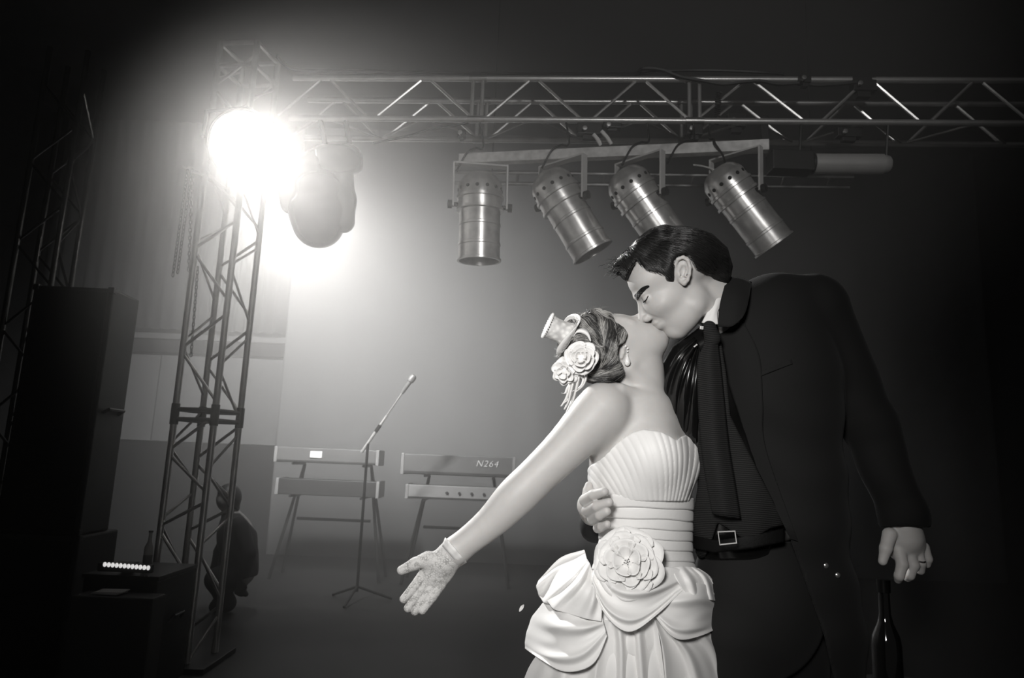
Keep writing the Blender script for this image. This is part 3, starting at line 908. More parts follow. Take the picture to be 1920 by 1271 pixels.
o = link('cup_wall', mesh_np('cup_wall', V, Fq), mat('pale_paper', 0.25, 0.8, var=0.1), cup); o.modifiers.new('t', 'SOLIDIFY').thickness = 0.001
# sheets of paper on the step in front of the case
pp = at(212, 1108, zd - 0.05)
stp = tag(MB().box((pp.x + 0.05, pp.y - 0.03, pp.z / 2 - 0.004), (0.38, 0.13, pp.z - 0.008)).build('step_box', M_black, bevel=0.008), 'low black box in front of the flight case', 'box')
for k in range(3):
    a = 0.08 * (k - 1)
    MBp = MB().box((pp.x + 0.004 * k, pp.y - 0.03 + 0.004 * k, pp.z - 0.002 + 0.0035 * k), (0.125, 0.085, 0.003), Matrix.Rotation(a, 3, 'Z'))
    tag(MBp.build('paper_sheet', mat('note_paper', 0.30, 0.8, var=0.1)), ['bottom sheet of the small paper pile on the low box', 'middle sheet of the small paper pile on the low box', 'top sheet of the small paper pile on the low box'][k], 'paper', 'papers on the low box')

# ------------------------------------------------------------------ keyboards at the back
M_kb = mat('grey_keyboard_shell', 0.16, 0.5, var=0.06, bump=0.05)
M_kbd = mat('dark_keyboard_shell', 0.05, 0.5, var=0.06)
M_key = mat('white_keys', 0.7, 0.4); M_kb2 = mat('pale_keyboard_panel', 0.34, 0.5)
def keyboard(pa, pb, Z, depth, hgt, label, m, keys=36, logo=None, screen=None, knobs=0):
    a = at(pa[0], pa[1], Z); b = at_height(pb[0], pb[1], a.z)
    b = at(pb[0], pb[1], Z) ; b.z = a.z
    ax = (b - a).normalized(); dp = Vector((-ax.y, ax.x, 0)); dp = dp if dp.y > 0 else -dp
    R = Matrix((ax, dp, Vector((0, 0, 1)))).transposed(); L_ = (b - a).length; c = (a + b) / 2
    root = empty('keyboard', c, label, 'keyboard', 'keyboards at the back of the stage')
    W = lambda x, y, z: c + R @ Vector((x, y, z))
    # seen from behind: rear panel towards the viewer
    MB().box(W(0, depth * .3, 0), (L_, depth * .55, hgt), R).build('rear_body', m, root, bevel=0.008)
    MB().box(W(0, depth * .78, -hgt * .15), (L_, depth * .42, hgt * .6), R).build('key_bed', m, root, bevel=0.006)
    for sx in (-1, 1): MB().box(W(sx * (L_ / 2 + .008), depth * .5, 0), (0.03, depth, hgt * 1.06), R).build('end_cheek', M_kb2, root, bevel=0.006)
    kw = (L_ - 0.12) / keys
    kme = bpy.data.meshes.new('key'); mb = MB().box((0, 0, 0), (kw * .92, depth * .34, hgt * .22)); kme.from_pydata(mb.v, [], mb.f); kme.materials.append(M_key)
    for k in range(keys):
        link('key', kme, None, root, Matrix.Translation(W(-L_ / 2 + .1 + kw * (k + .5), depth * .8, hgt * .22)) @ R.to_4x4())
    MB().box(W(0, depth * .02, -hgt * .40), (L_ * .98, 0.012, hgt * .12), R).build('base_lip', M_kbd, root)
    if screen:
        s0, s1 = screen
        x0 = (at(s0[0], s0[1], Z) - c).dot(ax); x1 = (at(s1[0], s0[1], Z) - c).dot(ax)
        MB().box(W((x0 + x1) / 2, depth * .02 - .008, at((s0[0] + s1[0]) / 2, (s0[1] + s1[1]) / 2, Z).z - c.z), (x1 - x0, 0.01, (s1[1] - s0[1]) * Z / F_PX), R).build('lit_screen', mat('lit_screen', 0.8, 0.3, emit=0.75), root, bevel=0.002)
    for k in range(knobs):
        MB().lathe(W(-L_ * .12 + L_ * .60 * k / max(1, knobs - 1), depth * .02, 0), -dp, [(0, .014), (.012, .014), (.013, .01)], 10).build('socket', M_kbd, root)
    if logo:
        cu_ = bpy.data.curves.new('logo', 'FONT'); cu_.body = logo; cu_.size = 0.085; cu_.extrude = 0.002; cu_.align_x = 'CENTER'; cu_.align_y = 'CENTER'; cu_.shear = 0.25; cu_.space_character = 1.15
        lo_ = bpy.data.objects.new('logo_tmp', cu_); COL.objects.link(lo_)
        dg = bpy.context.evaluated_depsgraph_get(); me = bpy.data.meshes.new_from_object(lo_.evaluated_get(dg)); bpy.data.objects.remove(lo_)
        me.name = 'lettering'
        x0 = (at(913, 870, Z) - c).dot(ax)
        link('lettering', me, mat('pale_lettering', 0.75, 0.5), root, Matrix.Translation(W(x0, depth * .02 - .004, at(913, 870, Z).z - c.z)) @ R.to_4x4() @ Matrix.Rotation(math.radians(90), 4, 'X'))
    return root, W, L_
def stand(px0, px1, Z, heights, label):
    a = at(px0, 900, Z); b = at(px1, 900, Z); a.z = b.z = 0
    a.y += 0.14; b.y += 0.14
    root = empty('keyboard_stand', (a + b) / 2, label, 'stand')
    hm_ = max(heights)
    for p, s in ((a, 1), (b, -1)):
        for dy in (.20, .34):
            rod('leg', p + Vector((-0.16 * s, .27 + (dy - .27) * 3, 0)), p + Vector((0.03 * s, .27, hm_ - 0.02)), 0.015, M_blk_metal, root)
        for h in heights:
            rod('arm', p + Vector((0.03 * s, -.14, h - 0.013)), p + Vector((0.03 * s, .27, h - 0.013)), 0.012, M_blk_metal, root)
    rod('crossbar', a + Vector((0, .27, hm_ * .5)), b + Vector((0, .27, hm_ * .5)), 0.015, M_blk_metal, root)
    return root
ZK = 6.6
k1, _, _ = keyboard((518, 851), (706, 858), ZK, 0.30, 0.14, 'upper left keyboard with a small lit screen on its back', M_kb, 30, screen=((582, 846), (604, 858)))
k2, _, _ = keyboard((520, 911), (706, 918), ZK, 0.32, 0.15, 'lower left keyboard under the one with the lit screen', M_kbd, 30)
k3, _, _ = keyboard((756, 869), (962, 877), ZK, 0.34, 0.19, 'upper right keyboard with pale lettering on its back', M_kb, 34, logo='N264')
k4, _, _ = keyboard((764, 921), (958, 928), ZK, 0.34, 0.13, 'lower right keyboard with a row of dark sockets', M_kb2, 34, knobs=6)
stand(540, 685, ZK, [k1.location.z - 0.07, k2.location.z - 0.075], 'black stand holding the two left keyboards')
stand(790, 930, ZK, [k3.location.z - 0.095, k4.location.z - 0.065], 'black stand holding the two right keyboards')

# ------------------------------------------------------------------ microphone stand with a slanting boom
zm = 6.0
mp = at(690, 830, zm); mf = Vector((mp.x, mp.y, 0))
mic = empty('microphone_stand', mf, 'microphone stand with a thin slanting boom between the keyboards', 'microphone stand')
for k in range(3):
    a = 2.1 * k + 0.4
    rod('foot', mf + Vector((0, 0, 0.12)), mf + Vector((0.3 * math.cos(a), 0.3 * math.sin(a), 0.012)), 0.011, M_blk_metal, mic, 6)
rod('pole', mf + Vector((0, 0, 0.08)), mp, 0.012, M_blk_metal, mic)
A, B = at(678, 848, zm), at(756, 734, zm)
rod('boom', A, A.lerp(B, 0.34), 0.013, mat('bright_chrome', 0.9, 0.25, 0.6), mic)
MB().lathe(A.lerp(B, .34), (B - A), [(0, .016), (.07, .016), (.071, .01)], 10).build('boom_clutch', M_blk_metal, mic)
rod('boom', A.lerp(B, 0.44), A.lerp(B, .60), 0.011, MATS['bright_chrome'], mic)
rod('boom', A.lerp(B, 0.60), B, 0.007, M_alu, mic)
MB().lathe(B, (B - A), [(-.02, .012), (.0, .016), (.10, .02), (.11, .03), (.15, .032), (.17, .02), (.175, .003)], 16).build('microphone', mat('grey_microphone', 0.2, 0.5, 0.4), mic)
# ================================================================== the woman in white
ZB = 1.53
M_skin = mat('skin', (0.56, 0.545, 0.53), 0.50, sss=0.25, bump=0.03, bscale=220, var=0.03, vscale=40, spec=0.35)
M_dress = mat('white_satin', (0.86, 0.85, 0.835), 0.55, bump=0.03, bscale=90, sheen=0.15)
M_dress2 = mat('white_organza', (0.83, 0.82, 0.805), 0.6, bump=0.10, bscale=160, sheen=0.2)
M_lace = mat('white_lace', (0.80, 0.79, 0.775), 0.7)
bx = at(1195, 870, ZB)
bride = empty('person', (bx.x, bx.y, 0), 'woman in a white strapless dress leaning back, one arm stretched out', 'person')

def torso_prims(F, g=0.0, lo=0.0):
    F.ell((1204, 868, .02), (94 + g, 104 + g, 92 + g), 4, 10)             # rib cage
    F.ell((1196, 782, .02), (70 + g, 70 + g, 74 + g), 0, 26)              # upper chest
    F.ell((1226, 850, -.055), (50 + g, 52 + g, 48 + g), 0, 24)            # bust, near
    F.ell((1262, 858, .03), (42 + g, 46 + g, 48 + g), 0, 24)              # bust, far
    F.ell((1213, 975, .02), (76 + lo, 90 + g, 70 + lo), 0, 30)            # waist
    F.ell((1208, 1090, .03), (90 + lo, 100 + g, 88 + lo), 0, 36)          # hips
    F.cap((1150, 800, .06, 34), (1140, 900, .075, 36), 24)                # back
def arm_prims(F):
    F.limb([(1130, 766, -.045, 49), (1066, 834, -.06, 38), (1000, 899, -.075, 33.5), (962, 936, -.08, 32.5), (919, 980, -.082, 26.5), (866, 1023, -.085, 22.5), (848, 1038, -.085, 22.5)], 10)
    F.ell((1140, 775, -.02), (40, 58, 44), 20, 24)
    F.chain([(1108, 800, -.045, 30), (1135, 830, .0, 40)], 20)            # armpit fold
def hand_prims(F, g=0.0):
    F.cap((850, 1036, -.085, 21 + g), (828, 1060, -.087, 23 + g), 10, flat=.62)
    F.ell((819, 1070, -.087), (29 + g, 37 + g, 13 + g), 38, 10)
    F.ell((807, 1052, -.094), (17 + g, 12 + g, 11 + g), -28, 8)           # thumb mound
    F.chain([(802, 1047, -.094, 12 + g), (778, 1057, -.099, 9.5 + g), (753, 1069, -.097, 7.0 + g)], 4)
    for a, b, c in (((793, 1080), (776, 1102), (757, 1123)), ((803, 1087), (785, 1113), (765, 1140)), ((814, 1093), (796, 1119), (778, 1146)), ((826, 1094), (810, 1118), (792, 1144))):
        F.chain([(a[0], a[1], -.086, 9.6 + g), (b[0], b[1], -.094, 8.2 + g), (c[0], c[1], -.104, 6.2 + g)], 1.2, flat=.95)
def neck_head(F):
    F.limb([(1184, 776, .02, 50), (1199, 730, .02, 39), (1199, 692, .02, 38), (1188, 660, .02, 42)], 14)
    F.ell((1143, 650, .02), (74, 62, 58), -6, 14)                         # skull
    F.ell((1190, 634, .02), (56, 38, 46), 8, 14)                          # face
    F.ell((1212, 640, .02), (38, 32, 40), 12, 12)                         # jaw
    F.cap((1184, 668, -.018, 14), (1236, 640, .004, 11), 14)              # jaw line, near
    F.ell((1236, 629, .022), (18, 17, 20), 20, 10)                        # chin
    F.ell((1165, 601, .02), (16, 8, 34), 10, 8)                           # brow
    F.cap((1184, 603, .03, 7), (1211, 588, .034, 8), 8)                   # nose, beside his
    F.ell((1215, 596, .034), (7, 7, 12), 0, 5)
    F.ell((1228, 610, .022), (6, 6, 18), 20, 5); F.ell((1236, 613, .022), (6, 7, 17), 20, 4)
    F.ell((1180, 603, .055), (9, 8, 11), 0, 5, 'cut'); F.ell((1181, 609, .052), (10, 9, 11), 0, 3)
    F.ell((1183, 607, -.016), (9, 7, 8), 0, 6)                            # closed lid, near
    # near ear, its top under the hair
    F.chain([(1158, 650, -.042, 2.8), (1165, 645, -.046, 2.6), (1170, 652, -.047, 2.6), (1169, 662, -.046, 2.4), (1165, 670, -.044, 3.4)], 2)
    F.ell((1163, 657, -.040), (7, 12, 5), 0, 4)
    # collar bones and throat muscle
    F.cap((1166, 728, -.052, 8), (1226, 748, -.026, 7), 12)
    F.cap((1180, 690, -.03, 12), (1228, 742, -.01, 9), 14)

F = Field(ZB, 0.0021, 735, 1330, 570, 1180, -.16, .17)
torso_prims(F, 0, -8); arm_prims(F); hand_prims(F); neck_head(F)
body_field = F
F.obj('body', M_skin, bride)

# ---- glove of lace on the outstretched hand
M_glove = bpy.data.materials.new('lace_glove'); M_glove.use_nodes = True
nt = M_glove.node_tree; b = nt.nodes['Principled BSDF']; b.inputs['Roughness'].default_value = 0.75
tc = nt.nodes.new('ShaderNodeTexCoord')
v1 = nt.nodes.new('ShaderNodeTexVoronoi'); v1.feature = 'DISTANCE_TO_EDGE'; v1.inputs['Scale'].default_value = 190
n1 = nt.nodes.new('ShaderNodeTexNoise'); n1.inputs['Scale'].default_value = 85; n1.inputs['Detail'].default_value = 5
nt.links.new(tc.outputs['Object'], v1.inputs['Vector']); nt.links.new(tc.outputs['Object'], n1.inputs['Vector'])
mul = nt.nodes.new('ShaderNodeMath'); mul.operation = 'MULTIPLY_ADD'; mul.inputs[1].default_value = 0.9
nt.links.new(v1.outputs['Distance'], mul.inputs[0]); nt.links.new(n1.outputs[0], mul.inputs[2])
cr = nt.nodes.new('ShaderNodeValToRGB'); cr.color_ramp.elements[0].position = 0.40; cr.color_ramp.elements[1].position = 0.62
cr.color_ramp.elements[0].color = (0.34, 0.335, 0.325, 1); cr.color_ramp.elements[1].color = (0.66, 0.65, 0.635, 1)
nt.links.new(mul.outputs[0], cr.inputs[0]); nt.links.new(cr.outputs[0], b.inputs['Base Color'])
bp = nt.nodes.new('ShaderNodeBump'); bp.inputs['Strength'].default_value = 0.5; bp.inputs['Distance'].default_value = 0.002
nt.links.new(mul.outputs[0], bp.inputs['Height']); nt.links.new(bp.outputs[0], b.inputs['Normal'])
F = Field(ZB, 0.0013, 735, 885, 1005, 1165, -.13, -.04)
hand_prims(F, 1.6)
F.chain([(866, 1023, -.085, 24.5), (848, 1038, -.085, 24.2), (834, 1052, -.086, 24)], 8)
F.poly([(700, 1000), (830, 1000), (833, 1018), (864, 1054), (866, 1062), (880, 1200), (700, 1200)], 1)
glove = F.obj('glove', M_glove, bride)
# gathered cuff: a ruffled ring round the wrist
V = []; Fq = []
ctr_, axv = np.array([850.0, 1037.0]), np.array([-.62, .78])
nrm_ = np.array([.66, .75])
for j in range(4):
    for k in range(72):
        a = 2 * math.pi * k / 72; ruf = 1 + 0.035 * math.sin(11 * a) * (j / 3)
        rr = (26.5 + 1.3 * j) * ruf
        p = ctr_ - axv * (-7 + 5.0 * j) + nrm_ * rr * math.cos(a)
        V.append(at(p[0], p[1], ZB - .085 + rr * math.sin(a) * ZB / F_PX))
for j in range(3):
    for k in range(72): Fq.append((j * 72 + k, j * 72 + (k + 1) % 72, (j + 1) * 72 + (k + 1) % 72, (j + 1) * 72 + k))
o = link('cuff', mesh_np('cuff', V, Fq), M_lace, glove); o.modifiers.new('t', 'SOLIDIFY').thickness = 0.0014

# ---- bodice with soft pleats
F = Field(ZB, 0.0019, 1085, 1330, 790, 950, -.16, .22)
torso_prims(F, 5.0)
u, v, d = F.coords()
# pleats run from the neckline down to the middle of the sash, fanning out
uc = 1236 + 0 * v
t_ = (940 - v) / 130.0
lane = (u - 1236) / (0.55 + 0.55 * np.clip(t_, 0, 1.2)) + 26 * np.clip(t_, 0, 1.3) ** 2
ph = np.where(lane > 18, (lane - 18) / 5.5 + 18 / 8.5, lane / 8.5); amp_ = np.where(lane > 18, .0021, .0015)
pl = np.abs(np.sin(ph * math.pi * 0.5)) ** 0.6
fade = np.clip((v - 800) / 12, 0.3, 1) 
F.f = (F.f - (pl * amp_ * fade)).astype(np.float32)
F.poly([(1098, 884), (1106, 874), (1130, 857), (1150, 838), (1168, 822), (1186, 811), (1207, 805), (1238, 809), (1256, 817), (1269, 826), (1277, 819), (1286, 816), (1296, 821), (1304, 832), (1325, 860), (1325, 940), (1085, 940), (1085, 890)], 2.5)
bodice = F.obj('bodice', M_dress, bride)

# ---- sash: overlapping horizontal folds, each a band of its own
def band(name, v0, v1, g, bul, tilt, m, parent):
    """a closed band round the waist between picture rows v0, v1"""
    V = []; Fq = []; n = 72; rows = 7
    for j in range(rows):
        t = j / (rows - 1); v = v0 + (v1 - v0) * t
        prof = g + bul * math.sin(math.pi * min(1, t * 1.05)) ** .7 + 1.8 * t
        w_ = np.interp(v, [925, 950, 985, 1010, 1040, 1080, 1110], [94, 90, 87, 86, 88, 100, 108])
        c_ = np.interp(v, [925, 950, 985, 1010, 1040, 1080, 1110], [1206, 1209, 1211, 1211, 1210, 1208, 1207])
        for k in range(n):
            a = 2 * math.pi * k / n
            rr = w_ + prof - 5
            x = c_ + rr * math.cos(a); z = rr * 0.92 * math.sin(a)
            V.append(at(x, v + tilt * math.cos(a) + 3.0 * math.sin(a) + 0.8 * math.sin(5 * a + v0), ZB + .022 + z * ZB / F_PX))
    for j in range(rows - 1):
        for k in range(n): Fq.append((j * n + k, j * n + (k + 1) % n, (j + 1) * n + (k + 1) % n, (j + 1) * n + k))
    o = link(name, mesh_np(name, V, Fq), m, parent); o.modifiers.new('t', 'SOLIDIFY').thickness = 0.0015
    return o
sash = band('sash', 930, 1082, 2.0, 0.0, 2.0, M_dress2, bride)
rows_ = [931, 953, 974, 993, 1012, 1031, 1051, 1070, 1088]
for a, b_ in zip(rows_[:-1], rows_[1:]): band('sash_fold', a, b_ + 2, 4.6, 0.8, 3.0, M_dress2, sash)

# ---- skirt in gathered tiers: bulging cloth pulled up at pick-up points
def swag_tier(name, vt, vb, rt, rb, edges, bulge, m, parent, cxs, cxe, skew=0.0, rows=54, n=360, seed=1, fold=1.0, depth=.95, lift=.55, arcs=4):
    """cloth gathered up at the angles edges (degrees, -90 faces the viewer): between them it hangs in
    nested U-shaped folds that run together at the pick-up points"""
    r_ = np.random.default_rng(seed)
    E = np.radians(np.sort(np.array(edges, float))); ns = len(E)
    amps = r_.uniform(.82, 1.1, ns); phs = r_.uniform(0, 6, (ns, 4)); cen = r_.uniform(.42, .58, ns)
    A = np.linspace(0, 2 * math.pi, n, endpoint=False) + E[0] + 1e-4
    rel = A - E[0]; e2 = np.append(E - E[0], 2 * math.pi)
    I = np.clip(np.searchsorted(e2, rel, side='right') - 1, 0, ns - 1)
    q = (rel - e2[I]) / (e2[I + 1] - e2[I])
    qq = np.where(q < cen[I], .5 * q / cen[I], .5 + .5 * (q - cen[I]) / (1 - cen[I]))
    sag = (4 * qq * (1 - qq)) ** .62 * amps[I]
    side = np.minimum(qq, 1 - qq)
    V = np.zeros((rows, n, 3))
    for j in range(rows):
        t = j / (rows - 1)
        hem = vb - (vb - vt) * lift * (1 - sag)
        v = vt + (hem - vt) * t + 3.0 * np.sin(3 * A + seed) * t
        R = rt + (rb - rt) * t
        puff = bulge * np.sin(math.pi * min(1.0, t ** .85 * .96)) ** .7 * (0.45 + 0.55 * sag)
        # U-shaped folds: constant t hangs like a chain; they sharpen towards the gathers
        w_ = t ** 1.25 * arcs * math.pi + phs[I, 0] + 1.3 * np.sin(2.6 * q * math.pi + phs[I, 1]) + .5 * np.sin(3.3 * A + 5 * t)
        f1 = fold * (np.abs(np.sin(w_)) ** .75 - .62) * (2.2 + 6.0 * np.exp(-side * 5)) * (.65 + .35 * np.sin(4 * q + phs[I, 3])) * min(1, t * 3) * (1 - max(0, (t - .93) / .07))
        # oblique creases running from the gathers into the cloth
        ang = np.arctan2(t * .8 + .03, side + .04)
        f2 = fold * 4.5 * (np.abs(np.cos(ang * 4.2 + phs[I, 2])) ** .5 - .55) * np.exp(-side * 4.5) * min(1, t * 3)
        f3 = fold * 4.0 * np.sin(5.2 * q + 3.1 * t + phs[I, 3]) * t + 2.5 * np.sin(9 * q - 5 * t + phs[I, 1]) * t
        pin = -15 * np.exp(-(side * 10) ** 2) * min(1, t * 2.2)
        R2 = R + puff + f1 + f2 + f3 + pin - 10 * max(0, (t - .88) / .12) ** 2
        c_ = cxs + (cxe - cxs) * t
        V[j] = np.stack([c_ + R2 * np.cos(A), v + skew * np.cos(A), R2 * depth * np.sin(A)], 1)
    Z = ZB + .03 + V[..., 2] * ZB / F_PX
    Pc = np.stack([(V[..., 0] - CX) * Z / F_PX, -(V[..., 1] - CY) * Z / F_PX, Z], 2).reshape(-1, 3)
    J, K = np.meshgrid(np.arange(rows - 1), np.arange(n), indexing='ij')
    Q = np.stack([J * n + K, J * n + (K + 1) % n, (J + 1) * n + (K + 1) % n, (J + 1) * n + K], 2).reshape(-1, 4)
    o = link(name, mesh_np(name, to_world(Pc), Q), m, parent); o.modifiers.new('t', 'SOLIDIFY').thickness = 0.0018
    return o
skirt = swag_tier('skirt', 1078, 1990, 92, 330, range(-180, 180, 40), 10, M_dress, bride, 1206, 1170, rows=70, seed=5, fold=.8, lift=.04, arcs=1)
swag_tier('skirt_tier', 1190, 1400, 128, 158, (-170, -118, -72, -28, 20, 80, 140), 16, M_dress, skirt, 1174, 1170, -4, seed=31, fold=.6, lift=.3, arcs=2)
swag_tier('skirt_tier', 1112, 1250, 104, 138, (-205, -146, -98, -40, 10, 75, 125), 18, M_dress, skirt, 1186, 1168, -6, seed=23, fold=.6, lift=.3, arcs=2)
swag_tier('skirt_tier', 1056, 1180, 84, 112, (-190, -126, -46, 14, 70, 120), 22, M_dress, skirt, 1206, 1180, -6, seed=11, fold=.6, lift=.3, arcs=2)
# the swags at the front: each a piece of satin whose folds run between its gathers
_Y = [1030, 1050, 1075, 1100, 1130, 1180, 1216, 1243, 1330]
_C = [1206, 1200, 1188, 1177, 1180, 1166, 1168, 1168, 1166]; _R = [96, 116, 140, 168, 166, 180, 184, 186, 205]
def skirt_depth(px, py, off):
    c_, R_ = np.interp(py, _Y, _C), np.interp(py, _Y, _R)
    e = min(1.0, abs(px - c_) / R_)
    return .03 - (.95 * R_ * math.sqrt(1 - e * e) * .82 + off) * ZB / F_PX
def swag(rows, offs, base, ends=(.25, .25), tuck=0, k=6, mid=5.0):
    out = []
    for r, o_ in zip(rows, offs):
        n = len(r); line = []
        for i, (x_, y_) in enumerate(r):
            w_ = i / (n - 1)
            fade_ = min(1, ends[0] + (1 - ends[0]) * math.sin(math.pi * min(.5, w_)) * 1.3, ends[1] + (1 - ends[1]) * math.sin(math.pi * min(.5, 1 - w_)) * 1.3)
            line.append((x_, y_, skirt_depth(x_, y_, base + o_ * fade_)))
        out.append(line)
    if mid:
        fine = []
        for i, (a_, b_) in enumerate(zip(out[:-1], out[1:])):
            fine.append(a_)
            n_ = min(len(a_), len(b_))
            sa, sb = np.array(spline(a_, 10)), np.array(spline(b_, 10))
            ia, ib = [np.array([[np.interp(q, np.linspace(0, 1, len(z_)), z_[:, j]) for j in range(3)] for q in np.linspace(0, 1, 6)]) for z_ in (sa, sb)]
            c_ = (ia + ib) / 2; c_[1:-1, 2] += mid * ZB / F_PX * (1 if i % 2 else .6)
            fine.append([tuple(q) for q in c_])
        out = fine + [out[-1]]
    if tuck: out.append([(x_ + (1160 - x_) * .03, y_ - 5, d_ + tuck * ZB / F_PX) for x_, y_, d_ in out[-1]])
    m_ = max(len(r) for r in out)
    res = []
    for r in out:                                 # same number of points on every fold line
        sp_ = np.array(spline(r, 10)); t_ = np.linspace(0, len(sp_) - 1, 15)
        res.append([tuple(np.array([np.interp(q, np.arange(len(sp_)), sp_[:, j]) for j in range(3)])) for q in t_])
    cols = list(zip(*res)); n_ = 0; V = []
    for c_ in cols:
        sp_ = spline(c_, k); n_ = len(sp_)
        V += [at(q[0], q[1], ZB + q[2]) for q in sp_]
    Fq = [(i * n_ + j, i * n_ + j + 1, (i + 1) * n_ + j + 1, (i + 1) * n_ + j) for i in range(len(cols) - 1) for j in range(n_ - 1)]
    o = link('swag', mesh_np('swag', V, Fq), M_dress, skirt)
    o.modifiers.new('t', 'SOLIDIFY').thickness = .0016
    ss = o.modifiers.new('s', 'SUBSURF'); ss.levels = 1; ss.render_levels = 1
    return o
# lowest cloth, hanging in folds
swag([[(1128, 1160), (1122, 1220), (1112, 1300)], [(1145, 1164), (1146, 1220), (1142, 1300)], [(1160, 1170), (1165, 1225), (1164, 1300)], [(1176, 1174), (1182, 1230), (1185, 1300)], [(1195, 1164), (1200, 1225), (1206, 1300)], [(1212, 1152), (1220, 1220), (1226, 1300)], [(1228, 1150), (1240, 1215), (1250, 1300)]], (8, -3, 12, -2, 13, -3, 10), -6, (.6, 1))
swag([[(1222, 1150), (1242, 1215), (1250, 1300)], [(1236, 1165), (1268, 1225), (1285, 1298)], [(1250, 1178), (1290, 1228), (1312, 1293)], [(1275, 1188), (1312, 1226), (1338, 1284)], [(1305, 1182), (1335, 1216), (1351, 1268)], [(1325, 1176), (1342, 1206), (1353, 1246)]], (10, -3, 14, 2, 12, 2), -2, (.6, 1))
swag([[(1010, 1222), (990, 1255), (970, 1310)], [(1030, 1235), (1015, 1270), (1000, 1315)], [(1060, 1250), (1050, 1285), (1040, 1320)], [(1090, 1245), (1085, 1285), (1080, 1320)], [(1122, 1230), (1116, 1280), (1110, 1320)]], (8, -3, 12, -2, 8), -6, (.6, 1))
# middle
swag([[(1018, 1128), (1055, 1136), (1095, 1146), (1130, 1158)], [(996, 1156), (1045, 1175), (1095, 1178), (1133, 1168)], [(986, 1185), (1035, 1206), (1090, 1205), (1135, 1176)], [(983, 1204), (1030, 1232), (1090, 1228), (1137, 1184)], [(984, 1216), (1012, 1235), (1058, 1260), (1112, 1246), (1139, 1192)]], (4, 20, 9, 22, 18), 4, (.5, .1), 12)
swag([[(1262, 1112), (1295, 1094), (1325, 1096), (1344, 1118)], [(1248, 1128), (1285, 1126), (1320, 1123), (1347, 1138)], [(1236, 1142), (1275, 1156), (1318, 1150), (1347, 1155)], [(1230, 1150), (1265, 1178), (1310, 1178), (1346, 1168)], [(1227, 1154), (1254, 1188), (1280, 1200), (1320, 1190), (1345, 1178)]], (4, 20, 8, 22, 18), 8, (.1, .5), 12)
# upper
swag([[(1100, 1046), (1070, 1076), (1024, 1126)], [(1106, 1056), (1085, 1092), (1037, 1142)], [(1110, 1068), (1098, 1106), (1062, 1150)], [(1113, 1080), (1113, 1120), (1098, 1160)], [(1120, 1090), (1128, 1130), (1128, 1166)]], (6, 20, 6, 18, 6), 6, (.1, .8))
swag([[(1096, 1030), (1050, 1046), (1009, 1090)], [(1098, 1036), (1055, 1060), (1005, 1101)], [(1100, 1044), (1062, 1074), (1010, 1117)], [(1102, 1052), (1072, 1084), (1019, 1130)], [(1106, 1060), (1084, 1092), (1036, 1134)]], (4, 16, 6, 16, 4), 6, (.1, .9))
swag([[(1258, 1064), (1270, 1090), (1286, 1114)], [(1276, 1062), (1294, 1088), (1304, 1120)], [(1288, 1062), (1310, 1086), (1321, 1122)], [(1298, 1063), (1322, 1083), (1335, 1126)], [(1308, 1065), (1334, 1086), (1347, 1130)], [(1310, 1066), (1336, 1090), (1349, 1140)]], (6, 18, 5, 17, 5, 8), 6, (.1, .9))
swag([[(1118, 1056), (1190, 1070), (1250, 1062), (1290, 1072)], [(1112, 1068), (1162, 1108), (1226, 1108), (1292, 1080)], [(1111, 1076), (1150, 1126), (1215, 1132), (1293, 1084)], [(1110, 1084), (1140, 1143), (1200, 1160), (1293, 1088)], [(1110, 1094), (1133, 1150), (1178, 1186), (1230, 1154), (1294, 1092)]], (2, 16, 6, 20, 17), 12, (.05, .05), 12)

# ---- fabric flower at the hip: ruffled petals round a beaded centre
def ruffle_petal(name, c, nrm, ang, r0, r1, wdt, lift, m, parent, seed):
    """c: world centre; a cupped ruffled petal growing from r0 to r1 (m) in direction ang"""
    r_ = np.random.default_rng(seed)
    n = Vector(nrm).normalized(); x = n.cross(Vector((0, 0, 1))).normalized(); y = n.cross(x)
    V = []; rows, cols = 8, 13
    ph = r_.uniform(0, 6, 3)
    for j in range(rows):
        t = j / (rows - 1)
        for k in range(cols):
            s_ = k / (cols - 1) * 2 - 1
            rr = r0 + (r1 - r0) * t * (1 - 0.22 * s_ * s_ * t + 0.05 * math.sin(4 * s_ + ph[0]))
            a = ang + s_ * wdt * (0.45 + 0.55 * math.sin(min(1, t * 1.15) * math.pi * .5))
            h_ = lift * t ** 1.5 + 0.05 * (r1 - r0) * math.sin(5 * s_ + ph[1]) * t * t + 0.13 * (r1 - r0) * s_ * s_ * t
            V.append(Vector(c) + (x * math.cos(a) + y * math.sin(a)) * rr + n * h_)
    Fq = [(j * cols + k, j * cols + k + 1, (j + 1) * cols + k + 1, (j + 1) * cols + k) for j in range(rows - 1) for k in range(cols - 1)]
    o = link(name, mesh_np(name, V, Fq), m, parent); o.modifiers.new('t', 'SOLIDIFY').thickness = 0.0008
    return o
fd = -0.115
fc = at(1178, 1055, ZB + fd)
fn = (Vector(C0) - fc).normalized() + Vector((-.12, 0, 0.1))
flower = MB().ball(fc + fn * 0.006, 0.012, 8).build('waist_flower', M_lace, bride)
U_ = ZB / F_PX
for ring_, (cnt, r0, r1, wd, lf) in enumerate(((7, 8, 63, .74, 0.004), (7, 6, 52, .70, 0.012), (6, 5, 40, .72, 0.019), (5, 3, 26, .8, 0.022))):
    for k in range(cnt):
        ruffle_petal('petal', fc + fn * (0.003 * ring_), fn, 2 * math.pi * k / cnt + ring_ * .4, r0 * U_, r1 * U_, wd, lf, M_dress2, flower, 50 + 10 * ring_ + k)
M_bead = mat('dark_bead', 0.12, 0.3)
